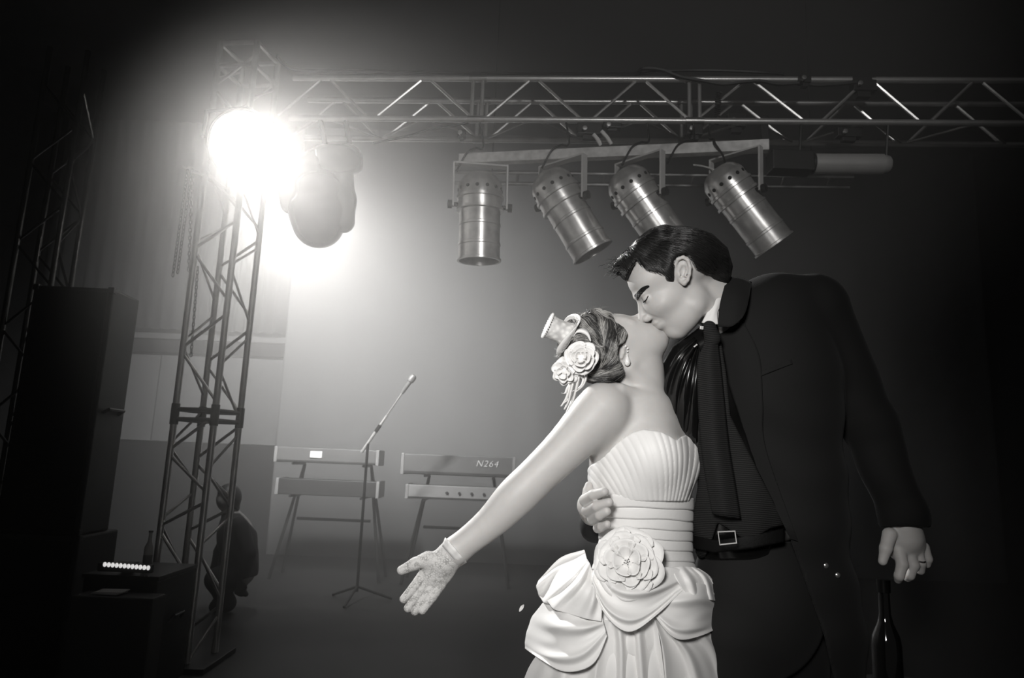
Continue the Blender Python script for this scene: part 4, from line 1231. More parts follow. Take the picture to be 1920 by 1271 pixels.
for k in range(9):
    a = 2.4 * k; rr = 0.0022 * math.sqrt(k) 
    x_ = fn.cross(Vector((0, 0, 1))).normalized(); y_ = fn.normalized().cross(x_)
    MB().ball(fc + fn.normalized() * 0.019 + (x_ * math.cos(a) + y_ * math.sin(a)) * rr, 0.0014, 5).build('bead', M_bead, flower)

# ---- hair: an updo of twisted locks, with fine strands following them
M_hair_b = mat('dark_blond_hair', (0.055, 0.053, 0.051), 0.38, var=0.3, vscale=30, spec=0.6)
M_hair_s = mat('blond_strand', (0.23, 0.225, 0.215), 0.34, var=0.35, vscale=60, spec=0.7)
M_hair_l = mat('highlight_strand', (0.45, 0.44, 0.42), 0.35, spec=0.7)
H = Field(ZB, 0.0017, 1025, 1215, 570, 745, -.12, .15)
H.ell((1122, 646, .02), (72, 63, 66), -8, 10)
H.ell((1108, 668, .015), (62, 46, 66), 20, 10)
H.ell((1128, 690, .0), (46, 28, 52), 12, 10)                              # low roll at the nape
H.ell((1096, 632, .01), (46, 40, 64), 0, 10)
H.chain([(1110, 590, -.01, 10), (1140, 612, -.045, 13), (1150, 645, -.062, 14), (1138, 680, -.06, 15)], 5)      # swept lock by the temple
H.chain([(1122, 586, 0, 9), (1095, 606, -.045, 11), (1082, 640, -.06, 11)], 5)
H.chain([(1150, 600, -.03, 9), (1166, 622, -.05, 9), (1160, 645, -.058, 9)], 5)
H.chain([(1100, 700, -.04, 12), (1140, 706, -.05, 12), (1168, 690, -.04, 11)], 5)
H.chain([(1108, 655, -.066, 10), (1140, 668, -.066, 12), (1160, 690, -.05, 10)], 5)
# keep the face, the ear and the neck free
H.poly([(1000, 560), (1128, 578), (1146, 588), (1153, 604), (1170, 616), (1180, 632), (1171, 640), (1158, 646), (1157, 664), (1166, 686), (1174, 703), (1163, 715), (1130, 718), (1080, 735), (1000, 735)], 4)
hair = H.obj('hair', M_hair_b, bride)
v_ = H.V; rg = np.random.default_rng(3)
pick = v_[rg.integers(0, len(v_), 8000)]
pxs = CX + F_PX * pick[:, 0] / pick[:, 2]; pys = CY - F_PX * pick[:, 1] / pick[:, 2]
def hair_dir_b(p):
    px = CX + F_PX * p[:, 0] / p[:, 2]; py = CY - F_PX * p[:, 1] / p[:, 2]
    # sweeps back from the face and winds round the knot near (1095, 672)
    dx, dy = px - 1096, py - 668
    r = np.hypot(dx, dy) + 1e-6
    du = -dy / r * 0.55 * np.sign(1) - dx / r * 0.75; dv = dx / r * 0.55 - dy / r * 0.75
    far = np.clip((r - 25) / 40, 0, 1)
    du = du * far + (-dy / r) * (1 - far); dv = dv * far + (dx / r) * (1 - far)
    return np.stack([du, -dv, np.full_like(du, .05)], 1)
keep = pick[:, 2] < ZB + .06
seeds = pick[keep]
paths = flow(H, seeds, hair_dir_b, 10, 0.0042, 0.0002, 0.0022, 0.07, rg)
th = np.arctan2(CY - F_PX * seeds[:, 1] / seeds[:, 2] - 668, CX + F_PX * seeds[:, 0] / seeds[:, 2] - 1096)
rr_ = np.hypot(CY - F_PX * seeds[:, 1] / seeds[:, 2] - 668, CX + F_PX * seeds[:, 0] / seeds[:, 2] - 1096)
tone = np.sin(th * 9 + rr_ * .075) + .6 * np.sin(th * 23 + 1.3) + rg.normal(0, .35, len(th))  # picks the strands that carry the bright highlights in their colour
strands('hair_strands', paths[(tone >= -.25) & (tone < .75)], 0.0006, 0.00025, M_hair_s, hair)
strands('highlight_hair_strands', paths[tone >= .75], 0.0006, 0.00025, M_hair_l, hair)
strands('dark_hair_strands', paths[tone < -.25], 0.0006, 0.00025, mat('dark_strand_brown', (0.035, 0.034, 0.033), .4, spec=.6), hair)
# wispy hairs standing up from the crown
wp = []
for k in range(46):
    a = rg.uniform(0, 1); s0 = np.array([1086 + 62 * a + rg.normal(0, 2), 597 - 13 * math.sin(math.pi * a) + rg.normal(0, 2)])
    dr = np.array([rg.normal(-.3, .6), -1.0]); L_ = rg.uniform(5, 16)
    dz = rg.uniform(-.05, .03)
    wp.append([H.P(s0[0] + dr[0] * L_ * t + 3 * t * t * rg.normal(), s0[1] + dr[1] * L_ * t * (1 - .35 * t), dz + .01 * t) for t in np.linspace(0, 1, 6)])
strands('wisps', np.array(wp), 0.0003, 0.00012, M_hair_l, hair)
# ribbon band in the hair
rb = [(1074, 632, -.062), (1082, 622, -.068), (1092, 621, -.071), (1102, 627, -.073), (1108, 640, -.074)]
V = []; Fq = []
sp_ = spline(rb, 6)
for i, p in enumerate(sp_):
    w_ = 4.6 * math.sin(math.pi * (i + .6) / (len(sp_) + .2)) ** .5
    V += [at(p[0] - w_ * .5, p[1] + w_, ZB + p[2] + .004), at(p[0], p[1], ZB + p[2] - .004), at(p[0] + w_ * .5, p[1] - w_, ZB + p[2] + .004)]
for i in range(len(sp_) - 1):
    for k in range(2): Fq.append((3 * i + k, 3 * i + k + 1, 3 * i + 4 + k, 3 * i + 3 + k))
o = link('hair_ribbon', mesh_np('hair_ribbon', V, Fq), M_dress, bride); o.modifiers.new('t', 'SOLIDIFY').thickness = 0.0012

# ---- little top hat: crown, brim, lace edging, netting
hb = at(1069, 630, ZB - .03); ht = at(1026, 610, ZB - .035)
hax = (ht - hb).normalized(); U_ = ZB / F_PX
M_hat = bpy.data.materials.new('hat_lace'); M_hat.use_nodes = True
nt = M_hat.node_tree; b = nt.nodes['Principled BSDF']; b.inputs['Roughness'].default_value = 0.7
tc = nt.nodes.new('ShaderNodeTexCoord'); v1 = nt.nodes.new('ShaderNodeTexVoronoi'); v1.inputs['Scale'].default_value = 110; v1.feature = 'SMOOTH_F1'
nt.links.new(tc.outputs['Object'], v1.inputs['Vector'])
cr = nt.nodes.new('ShaderNodeValToRGB'); cr.color_ramp.elements[0].position = 0.15; cr.color_ramp.elements[1].position = 0.6
cr.color_ramp.elements[0].color = (0.85, 0.84, 0.82, 1); cr.color_ramp.elements[1].color = (0.52, 0.51, 0.50, 1)
nt.links.new(v1.outputs['Distance'], cr.inputs[0]); nt.links.new(cr.outputs[0], b.inputs['Base Color'])
bp = nt.nodes.new('ShaderNodeBump'); bp.inputs['Strength'].default_value = 0.6; bp.inputs['Distance'].default_value = 0.002
nt.links.new(v1.outputs['Distance'], bp.inputs['Height']); nt.links.new(bp.outputs[0], b.inputs['Normal'])
HL = (ht - hb).length
hat = MB().lathe(hb, hax, [(0, 27 * U_), (HL * .1, 24 * U_), (HL * .4, 20.5 * U_), (HL * .75, 21 * U_), (HL, 23.5 * U_), (HL * 1.0, 22 * U_), (HL * .97, 2 * U_)], 40).build('mini_top_hat', M_hat, bride)
brim = MB(); V = []; n = 60
xb = hax.orthogonal().normalized(); yb_ = hax.cross(xb)
for j in range(5):
    rr = (20 + 5.6 * j) * U_
    for k in range(n):
        a = 2 * math.pi * k / n
        V.append(hb + (xb * math.cos(a) + yb_ * math.sin(a)) * rr + hax * (0.0016 * j * j * .5 * (1 + math.cos(2 * a)) * .8 - .0015))
Fq = [(j * n + k, j * n + (k + 1) % n, (j + 1) * n + (k + 1) % n, (j + 1) * n + k) for j in range(4) for k in range(n)]
o = link('brim', mesh_np('brim', V, Fq), M_dress2, hat); o.modifiers.new('t', 'SOLIDIFY').thickness = 0.002
# picot edging on the top rim: little loops, dark beads painting the shade between them
for k in range(30):
    a = 2 * math.pi * k / 30; q = hb + hax * (HL * 0.985) + (xb * math.cos(a) + yb_ * math.sin(a)) * 23.8 * U_
    MB().ball(q, 0.0022, 5).build('picot', M_lace, hat)
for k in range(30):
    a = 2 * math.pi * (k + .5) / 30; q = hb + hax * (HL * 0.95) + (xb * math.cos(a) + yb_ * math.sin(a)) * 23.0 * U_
    MB().ball(q, 0.0014, 4).build('gap_bead', mat('lace_gap_shade', 0.05, 0.8), hat)
# feathery fringe round the brim
rp = []
for k in range(150):
    a = rg.uniform(0, 2 * math.pi); r0 = rg.uniform(20, 40) * U_
    p0 = hb + (xb * math.cos(a) + yb_ * math.sin(a)) * r0 + hax * .002
    dv = ((xb * math.cos(a) + yb_ * math.sin(a)) * rg.uniform(.3, 1) + hax * rg.uniform(.3, 1.2)).normalized()
    L_ = rg.uniform(6, 15) * U_
    rp.append([np.linalg.solve(RM, np.array(p0 + dv * L_ * t + Vector(rg.normal(0, .0008, 3))) - C0) for t in np.linspace(0, 1, 5)])
strands('fringe', np.array(rp), 0.0003, 0.00015, M_lace, hat)

# ---- two fabric roses in the hair, each petal its own
def rose(px, py, d, r, label, seed, layers, nd):
    c = at(px, py, ZB + d)
    nv = Vector(RM @ np.array([nd[0], -nd[1], nd[2]])).normalized()
    root = MB().ball(c + nv * r * U_ * .35, r * U_ * .22, 8).build('hair_flower', M_dress, bride)
    root['label'] = label
    for ly, (cnt, ra, lf, wd) in enumerate(layers):
        for k in range(cnt):
            ruffle_petal('petal', c + nv * (r * U_ * .12 * ly), nv, 2 * math.pi * k / cnt + ly * .55 + seed, 2 * U_, ra * r * U_, wd, lf * r * U_, M_dress, root, seed * 100 + ly * 10 + k)
    return root
rose(1090, 671, -.088, 31, 'large white rose', 2, ((6, 1.0, .10, .75), (5, .82, .34, .75), (4, .58, .52, .85), (3, .34, .6, .95)), (-.15, -.1, -1))
rose(1061, 695, -.075, 26, 'smaller white flower', 5, ((7, 1.0, .15, .52), (6, .8, .35, .55), (4, .5, .5, .7)), (-.35, .1, -1))
# feathers and ribbon ends falling from the flowers
tl = [((1083, 700), (1074, 722), (1068, 745), (1055, 757)), ((1078, 705), (1070, 735), (1066, 752), (1058, 768)), ((1086, 703), (1080, 730), (1074, 752), (1068, 762)), ((1070, 715), (1066, 735), (1061, 748), (1052, 762)), ((1088, 702), (1094, 712), (1088, 725), (1072, 734)), ((1098, 700), (1098, 712), (1092, 724), (1078, 736)), ((1074, 712), (1064, 728), (1060, 737), (1053, 737)), ((1085, 708), (1077, 740), (1066, 765), (1062, 772))]
for k, q in enumerate(tl):
    sp_ = spline([(a, b_, -.07 - .004 * (k % 3)) for a, b_ in q], 6)
    w_ = [2.6 * (1 - .8 * i / (len(sp_) - 1)) + .4 for i in range(len(sp_))]
    V = []
    for p, ww in zip(sp_, w_): V += [at(p[0] - ww, p[1], ZB + p[2] + .002), at(p[0], p[1], ZB + p[2] - .002), at(p[0] + ww, p[1], ZB + p[2] + .002)]
    Fq = [(3 * i + j, 3 * i + j + 1, 3 * i + 4 + j, 3 * i + 3 + j) for i in range(len(sp_) - 1) for j in range(2)]
    o = link('feather', mesh_np('feather', V, Fq), M_lace, bride); o.modifiers.new('t', 'SOLIDIFY').thickness = 0.0006
# ---- earring: studs and a drop
M_crys = mat('crystal', 0.9, 0.2, 0.0, var=0.25, vscale=500, coat=0.8)
er = MB(); [er.ball(at(a, b_, ZB + body_field.front(a, b_) - .003), r, 6) for a, b_, r in ((1169, 645, .0022), (1173, 649, .0028), (1177, 653, .0024), (1176.5, 659, .0020))]
er = er.build('earring', M_crys, bride)
MB().lathe(at(1176, 662, ZB + body_field.front(1177, 678) - .008), -Vector(_up), [(0, .0008), (.006, .0022), (.013, .0052), (.019, .0070), (.024, .0062), (.027, .0030), (.028, .0004)], 10).build('drop', M_crys, er)
# ================================================================== the man in the dark suit
ZG = 1.53
M_suit = mat('black_wool', 0.011, 0.85, bump=0.12, bscale=350, sheen=0.03, spec=0.25)
M_satin = mat('black_satin', 0.006, 0.2, bump=0.02, bscale=25, spec=0.7)
M_vest = bpy.data.materials.new('ribbed_charcoal'); M_vest.use_nodes = True
nt = M_vest.node_tree; b = nt.nodes['Principled BSDF']; b.inputs['Roughness'].default_value = 0.8; b.inputs['Specular IOR Level'].default_value = .25
tc = nt.nodes.new('ShaderNodeTexCoord'); mp_ = nt.nodes.new('ShaderNodeMapping'); mp_.inputs['Rotation'].default_value = (0, math.radians(6), 0)
wv = nt.nodes.new('ShaderNodeTexWave'); wv.bands_direction = 'Z'; wv.inputs['Scale'].default_value = 80; wv.inputs['Distortion'].default_value = 0.6; wv.inputs['Detail Scale'].default_value = 3
nt.links.new(tc.outputs['Object'], mp_.inputs[0]); nt.links.new(mp_.outputs[0], wv.inputs['Vector'])
cr = nt.nodes.new('ShaderNodeValToRGB'); cr.color_ramp.elements[0].color = (0.006, 0.006, 0.006, 1); cr.color_ramp.elements[1].color = (0.026, 0.0255, 0.025, 1)
nt.links.new(wv.outputs[0], cr.inputs[0]); nt.links.new(cr.outputs[0], b.inputs['Base Color'])
bp = nt.nodes.new('ShaderNodeBump'); bp.inputs['Strength'].default_value = 0.5; bp.inputs['Distance'].default_value = 0.002
nt.links.new(wv.outputs[0], bp.inputs['Height']); nt.links.new(bp.outputs[0], b.inputs['Normal'])
M_skin_m = mat('skin_man', (0.54, 0.525, 0.51), 0.50, sss=0.2, bump=0.03, bscale=240, var=0.03, vscale=40, spec=0.35)
gx = at(1440, 900, ZG + .05)
groom = empty('person', (gx.x, gx.y, 0), 'man in a black suit bending down to kiss the woman in white', 'person')

EX, EY = 1282.0, 510.0
UFX, UFY = -0.866, 0.5         # facing direction in the picture
UUX, UUY = -0.5, -0.866        # towards the top of his head
def gh(f_, u_): return EX + UFX * f_ + UUX * u_, EY + UFY * f_ + UUY * u_
HD = -0.008                     # depth of the middle of his head
def hell(F, fu, r, d=0.0, k=10, op='add', ang=0):
    x, y = gh(*fu); F.ell((x, y, HD + d), r, 150 + ang, k, op)
def hcap(F, a, b, ra, rb, da=0.0, db=0.0, k=6, op='add'):
    xa, ya = gh(*a); xb, yb = gh(*b); F.cap((xa, ya, HD + da, ra), (xb, yb, HD + db, rb), k, op)
px_m = ZG / F_PX
def head_prims(F):
    hell(F, (6, 22), (88, 56, 63), k=10, ang=14)                     # skull
    hell(F, (48, -22), (53, 58, 52), k=16)                   # face mass
    hell(F, (62, 22), (40, 36, 52), k=14)                    # forehead
    hcap(F, (14, -62), (62, -86), 24, 18, -.036, -.010, 14)  # jaw, near
    hcap(F, (14, -62), (62, -86), 24, 18, .036, .010, 14)
    hell(F, (45, -66), (40, 32, 42), k=16)
    hell(F, (68, -84), (17, 15, 22), k=10)                   # chin
    hell(F, (93, 4), (11, 8, 36), k=8)                       # brow ridge
    hell(F, (70, -28), (28, 22, 50), k=14)                   # cheek bones
    hcap(F, (96, -5), (109, -34), 5.6, 7.6, k=7)             # nose
    hell(F, (110, -39), (8, 7, 9), k=5)
    for sg in (-1, 1):
        hell(F, (102, -41), (9, 7, 6), sg * 11 * px_m, 4)    # nostril wings
        hell(F, (104, -47), (5, 3, 4), sg * 6.5 * px_m, 2, 'cut')
        hell(F, (101, -9), (10, 6, 9), sg * 26 * px_m, 5, 'cut')      # eye sockets
        hell(F, (82, -9), (11, 9, 11), sg * 27 * px_m, 3)  # closed lids
    hell(F, (86, -60), (13, 12, 22), k=8)                    # mouth mound
    hell(F, (94, -55), (7, 5, 18), k=3); hell(F, (90, -65), (7, 5.5, 16), k=3)
    hcap(F, (103, -60), (84, -60), 1.6, 1.4, -10 * px_m, -24 * px_m, 2, 'cut')      # line between the lips
    hcap(F, (103, -60), (84, -60), 1.6, 1.4, 10 * px_m, 24 * px_m, 2, 'cut')
    hcap(F, (98, -40), (82, -58), 2.5, 2.5, -20 * px_m, -32 * px_m, 5, 'cut')     # cheek fold
def ear(F, d0, sg):
    # rim, lobe, bowl; px measured on the near ear
    z = lambda q: d0 + sg * q
    rim = [(1271, 508, z(0), 3.0), (1266, 497, z(-.006), 3.2), (1271, 486, z(-.012), 3.4), (1281, 482, z(-.015), 3.4), (1290, 488, z(-.016), 3.4), (1294, 501, z(-.016), 3.3), (1293, 514, z(-.014), 3.2), (1289, 525, z(-.010), 3.6), (1283, 531, z(-.005), 4.6), (1277, 528, z(-.001), 4.0)]
    F.ell((1281, 505, z(.001)), (14, 25, 9), 8, 4)
    F.ell((1281, 510, z(-.010)), (7, 13, 7), 8, 2, 'cut')
    F.chain(rim, 2)
    F.chain([(1287, 492, z(-.010), 2.4), (1289, 506, z(-.010), 2.4), (1284, 517, z(-.008), 2.6)], 2)
    F.cap((1274, 515, z(-.004), 3.2), (1275, 519, z(-.004), 2.6), 2)
    F.ell((1278, 518, z(-.008)), (2.5, 4, 8), 0, 1, 'cut')

G = Field(ZG, 0.0023, 1075, 1765, 420, 1110, -.14, .30)
head_prims(G)
ear(G, HD - .066, 1)
G.ell((1281, 506, HD + .068), (14, 25, 9), 8, 4)
G.chain([(1302, 545, 0.01, 44), (1335, 563, .02, 45), (1372, 606, .04, 50)], 14)                 # neck
G.cap((1290, 530, -.045, 12), (1340, 590, -.03, 16), 14)
G.chain([(1395, 650, .07, 62), (1430, 800, .09, 80), (1445, 940, .09, 75)], 30)
# arms inside the sleeves
G.chain([(1520, 585, .06, 40), (1622, 790, .07, 34), (1692, 985, .03, 24), (1698, 1000, .03, 24)], 12)
G.chain([(1300, 700, .17, 40), (1215, 850, .24, 34), (1112, 962, .13, 24)], 12)
# his left hand, hanging at the right
def lhand(F):
    F.ell((1698, 1020, .028), (37, 36, 17), 6, 12)
    F.chain([(1697, 985, .03, 25), (1698, 1008, .03, 28)], 12)
    F.chain([(1668, 1002, .012, 13), (1661, 1028, -.002, 10.5), (1655, 1052, -.006, 8)], 5)                      # thumb
    for pts in ([(1685, 1030, .018, 12), (1692, 1058, .006, 10.5), (1686, 1080, .002, 9), (1684, 1087, .010, 7)],
                [(1703, 1035, .022, 12), (1713, 1060, .012, 10), (1706, 1079, .012, 8.5), (1702, 1084, .02, 7)],
                [(1719, 1033, .028, 11), (1727, 1056, .018, 9), (1726, 1070, .022, 7.5)],
                [(1732, 1026, .036, 10), (1740, 1048, .030, 8), (1738, 1058, .034, 7)]):
        F.chain(pts, 2.5)
lhand(G)
# his right hand on her waist
def rhand(F):
    F.chain([(1112, 962, .10, 24), (1108, 948, .04, 26)], 10)
    F.ell((1113, 948, -.02), (22, 34, 20), -20, 10)
    F.chain([(1104, 940, -.01, 11), (1102, 920, -.015, 8.5), (1104, 910, -.012, 7.5)], 4)                        # thumb
    for pts in ([(1097, 938, -.052, 11.5), (1112, 928, -.082, 10), (1133, 922, -.100, 8.5)],
                [(1101, 957, -.056, 11), (1118, 949, -.092, 10), (1142, 942, -.108, 8.5)],
                [(1111, 973, -.056, 10.5), (1124, 966, -.092, 9.5), (1138, 959, -.106, 8.2)],
                [(1121, 990, -.052, 9.5), (1128, 988, -.082, 8.5), (1139, 983, -.100, 7.2)]):
        F.chain(pts, 2.2)
rhand(G)
G.obj('body', M_skin_m, groom)

# ---- hair, combed back and to the side
M_hair_m = mat('black_hair', (0.010, 0.0098, 0.0096), 0.6, spec=0.3)
M_hair_ms = mat('dark_strand', (0.022, 0.0215, 0.021), 0.30, spec=0.8)
H = Field(ZG, 0.0017, 1135, 1375, 415, 545, -.14, .12)
hell(H, (4, 27), (95, 61, 67), k=8, ang=10)
hell(H, (62, 42), (42, 38, 50), k=10)
H.chain([(1235, 440, HD, 26), (1200, 470, HD, 26), (1170, 494, HD, 19), (1156, 504, HD, 8)], 10)          # raised front
H.chain([(1235, 450, HD - .03, 24), (1205, 476, HD - .028, 20), (1182, 496, HD - .02, 14)], 10)
H.chain([(1255, 470, HD - .055, 16), (1254, 500, HD - .060, 12), (1257, 520, HD - .062, 8)], 8)            # sideburn
H.chain([(1340, 480, HD, 40), (1342, 512, HD + .005, 30)], 12)
H.poly([(1143, 503), (1150, 492), (1165, 480), (1181, 463), (1200, 446), (1218, 432), (1244, 423), (1272, 424), (1300, 428), (1334, 440), (1362, 466), (1372, 500), (1366, 530), (1347, 524), (1322, 515), (1304, 504), (1298, 488), (1289, 478), (1274, 479), (1264, 490), (1262, 508), (1262, 527), (1252, 526), (1244, 516), (1226, 514), (1213, 509), (1205, 499), (1194, 485), (1184, 500), (1173, 524), (1163, 520), (1150, 514)], 7)
hair = H.obj('hair', M_hair_m, groom)
rg = np.random.default_rng(9)
v_ = H.V; pick = v_[rg.integers(0, len(v_), 7600)]
pick = pick[pick[:, 2] < ZG + .05]
def hair_dir_m(p):
    px = CX + F_PX * p[:, 0] / p[:, 2]; py = CY - F_PX * p[:, 1] / p[:, 2]
    # from the front backwards (right), falling towards the ear and the nape
    t = np.clip((py - 440) / 80, 0, 1)
    du = 0.9 - 0.1 * t; dv = 0.25 + 0.5 * t
    fr = np.clip((1235 - px) / 60, 0, 1)
    du = du * (1 - fr) + (0.62) * fr; dv = dv * (1 - fr) + (0.62) * fr
    return np.stack([du, -dv, np.full_like(px, -.08)], 1)
paths = flow(H, pick, hair_dir_m, 8, 0.0040, 0.0002, 0.0030, 0.09, rg)
strands('hair_strands', paths, 0.00045, 0.0002, M_hair_ms, hair)
# loose tips lifted at the front
fp = []
for k in range(160):
    s0 = np.array([1158 + rg.normal(0, 6), 500 + rg.normal(0, 7)]); d0 = HD + rg.normal(0, .022)
    dr = np.array([-1, .25 + rg.normal(0, .35)]); L_ = rg.uniform(5, 13)
    fp.append([H.P(s0[0] + dr[0] * L_ * t, s0[1] + dr[1] * L_ * t + 5 * t * t * rg.uniform(-.4, 1), d0) for t in np.linspace(0, 1, 5)])
strands('hair_tips', np.array(fp), 0.0006, 0.0003, M_hair_ms, hair)
# eyebrow and lashes made of short hairs on the near side
def on_face(px, py): return G.P(px, py, G.front(px, py, -.13))
bp_ = []
for k in range(900):
    t = rg.uniform(0, 1) ** 1.2; wd = 5.2 * (1 - t) ** .5 + 1.2
    q = np.array([1191.5 + 23 * t, 558.5 - 22 * t - 3.5 * math.sin(math.pi * t)]) + rg.uniform(-1, 1) * wd * np.array([.62, .78]) * .8
    p0 = on_face(q[0], q[1])
    if p0[2] > ZG + .0: continue
    dr = cam_dir(.75, -.6 + .5 * t, 0) * rg.uniform(.003, .006)
    p1 = on_face(q[0] + dr[0] * F_PX / ZG, q[1] - dr[1] * F_PX / ZG)
    if p1[2] > ZG + .0: continue
    bp_.append([p0 + (p1 - p0) * s_ + np.array([0, 0, -.0014 * math.sin(math.pi * min(1, s_ + .25)) - .0003]) for s_ in np.linspace(0, 1, 4)])
strands('eyebrow', np.array(bp_), 0.00045, 0.0002, M_hair_m, groom)
lp = []
for k in range(70):
    t = k / 69
    q = np.array([1206.5 + 8.5 * t, 565.5 - 11 * t + 2.0 * math.sin(math.pi * t)])
    p0 = on_face(q[0], q[1]); p0 = p0 + np.array([0, 0, -.0006]); dr = cam_dir(-.30, .9, -.35) * rg.uniform(.002, .0036)
    lp.append([p0 + dr * s_ for s_ in np.linspace(0, 1, 4)])
strands('eyelash', np.array(lp), 0.0010, 0.0005, M_hair_m, groom)

# ---- shirt of black satin with hanging folds
S = Field(ZG, 0.0032, 1225, 1460, 585, 1060, -.16, .22)
S.ell((1335, 730, .06), (98, 150, 108), 0, 20); S.ell((1385, 900, .06), (105, 190, 105), 0, 30); S.ell((1300, 690, .10), (60, 70, 70), 0, 20)
S.ell((1290, 730, .03), (48, 90, 62), -8, 20)
S0 = S.copy()
S.poly([(1328, 600), (1346, 606), (1360, 700), (1420, 880), (1450, 1000), (1440, 1050), (1300, 1050), (1308, 900), (1302, 850), (1290, 828), (1270, 824), (1246, 806), (1238, 740), (1236, 690), (1262, 648), (1300, 622)], 3)
shirt = S.obj('shirt', M_satin, groom)
M_white = mat('white_collar_cloth', 0.80, 0.7, bump=0.05, bscale=200)
def sheet(name, z0, rows, m, parent, th=0.002, k=6, smooth=True):
    """rows: list of rows of (px,py,d) -> smooth sheet through them"""
    R = [spline(r, k) for r in rows]
    Cn = [spline([R[i][j] for i in range(len(R))], k) if len(R) > 2 else [R[0][j] + (R[1][j] - R[0][j]) * t for t in np.linspace(0, 1, k + 1)] for j in range(len(R[0]))]
    nj, ni = len(Cn), len(Cn[0])
    V = [at(q[0], q[1], z0 + q[2]) for c in Cn for q in c]
    Fq = [(j * ni + i, (j + 1) * ni + i, (j + 1) * ni + i + 1, j * ni + i + 1) for j in range(nj - 1) for i in range(ni - 1)]
    o = link(name, mesh_np(name, V, Fq, smooth), m, parent)
    sm = o.modifiers.new('t', 'SOLIDIFY'); sm.thickness = th; sm.offset = 0
    return o
sheet('collar', ZG, [[(1357, 536, -.005), (1343, 553, -.030), (1333, 573, -.045), (1316, 605, -.050)], [(1364, 536, -.002), (1350, 560, -.038), (1340, 580, -.054), (1330, 607, -.060)], [(1370, 545, .0), (1357, 566, -.035), (1345, 585, -.052), (1346, 608, -.060)]], M_white, groom, .003)
# folds of the satin fanning down from the collar
fl = [((1302, 632), (1264, 668), (1240, 724), (1243, 772)), ((1304, 636), (1270, 672), (1248, 727), (1250, 782)), ((1305, 639), (1277, 676), (1257, 731), (1257, 792)), ((1307, 642), (1284, 679), (1266, 735), (1263, 800)), ((1308, 645), (1290, 683), (1275, 738), (1269, 808)), ((1309, 648), (1296, 687), (1284, 742), (1276, 815)), ((1310, 651), (1301, 690), (1293, 746), (1284, 820)), ((1312, 655), (1306, 696), (1301, 752), (1293, 826)), ((1315, 660), (1313, 702), (1311, 758), (1305, 832))]
fo = (3, 11, 3, 13, 4, 9, 2, 12, 4)
sheet('shirt_fold', ZG, [[(x_ + 1.5 * math.sin(i * 2.1 + j), y_, S0.front(x_, y_) - (o_ * (.4, 1, .9, .6)[j] + 1) * ZG / F_PX) for j, (x_, y_) in enumerate(r)] for i, (r, o_) in enumerate(zip(fl, fo))], M_satin, shirt, .002, k=6)
# ---- waistcoat and tie, both ribbed
W = Field(ZG, 0.0034, 1290, 1500, 600, 1060, -.16, .16)
W.ell((1385, 900, .055), (110, 200, 112), 0, 20); W.ell((1350, 740, .055), (96, 160, 112), 0, 30)
W.poly([(1344, 615), (1352, 640), (1362, 700), (1370, 780), (1425, 890), (1482, 1000), (1470, 985), (1446, 990), (1410, 1012), (1390, 1008), (1366, 992), (1346, 980), (1336, 1010), (1322, 1045), (1306, 1050), (1298, 980), (1310, 900), (1306, 850), (1316, 800), (1322, 700), (1332, 640)], 3)
W.obj('waistcoat', M_vest, groom)
tz = -.082
tie = sheet('tie', ZG, [[(1328, 622, -.060), (1338, 622, -.066), (1347, 624, -.060)], [(1319, 650, -.068), (1333, 648, -.078), (1346, 648, -.070)], [(1309, 676, -.072), (1330, 676, -.088), (1350, 680, -.078)], [(1309, 740, -.074), (1334, 742, -.094), (1357, 745, -.082)], [(1314, 830, -.074), (1340, 832, -.098), (1366, 836, -.088)], [(1324, 900, -.076), (1350, 905, -.100), (1378, 908, -.090)], [(1336, 962, -.078), (1360, 968, -.100), (1388, 972, -.090)]], M_vest, groom, .004)
knot = Field(ZG, .0015, 1300, 1370, 595, 660, -.12, .02)
knot.chain([(1330, 614, -.058, 13), (1336, 634, -.066, 14), (1331, 645, -.066, 11)], 6, flat=.8)
knot.obj('tie_knot', M_vest, tie)
M_pin = mat('pin_stone', 0.8, 0.15, 0.3, coat=.5)
MB().box(at(1315.5, 614.5, ZG - .070), (.0075, .004, .0075), Matrix.Rotation(.1, 3, 'Y')).build('tie_pin', M_pin, groom, bevel=.001)
MB().box(at(1304, 648, ZG - .060), (.009, .003, .003), Matrix.Rotation(-.7, 3, 'Y')).build('shirt_stud', M_pin, groom, bevel=.0005)
# ---- jacket: shoulders, sleeves and open front
J = Field(ZG, 0.0042, 1085, 1770, 500, 1330, -.22, .45)
J.chain([(1385, 600, .055, 62), (1455, 580, .06, 62), (1522, 572, .06, 58)], 22)
J.ell((1445, 735, .065), (128, 205, 118), 0, 30); J.ell((1462, 960, .06), (118, 240, 118), 0, 40); J.ell((1480, 1200, .06), (132, 230, 125), 0, 40)
J.chain([(1530, 580, .06, 58), (1626, 790, .07, 49), (1692, 962, .03, 40), (1697, 982, .03, 41)], 16)
J.chain([(1300, 690, .15, 60), (1216, 850, .25, 48), (1128, 968, .15, 34), (1118, 985, .12, 33)], 14)
J.ell((1310, 690, .14), (70, 90, 60), 0, 20)
u, v, d = J.coords()
J.f = (J.f - 0.0022 * np.sin((v - .35 * u) * .06 + 1.5 * np.sin(u * .02)) * np.clip((v - 640) / 100, 0, 1)).astype(np.float32)
J0 = J.copy()
J.poly([(1200, 480), (1340, 480), (1349, 560), (1347, 620), (1352, 690), (1366, 770), (1400, 845), (1440, 925), (1482, 1010), (1510, 1090), (1545, 1190), (1580, 1340), (1200, 1340)], 2, 'cut', d1=.09)
J.poly([(1300, 470), (1330, 520), (1350, 560), (1346, 600), (1300, 640), (1260, 600), (1260, 470)], 2, 'cut')
J.poly([(1630, 987), (1660, 988), (1700, 986), (1760, 990), (1760, 1400), (1630, 1400)], 2, 'cut')
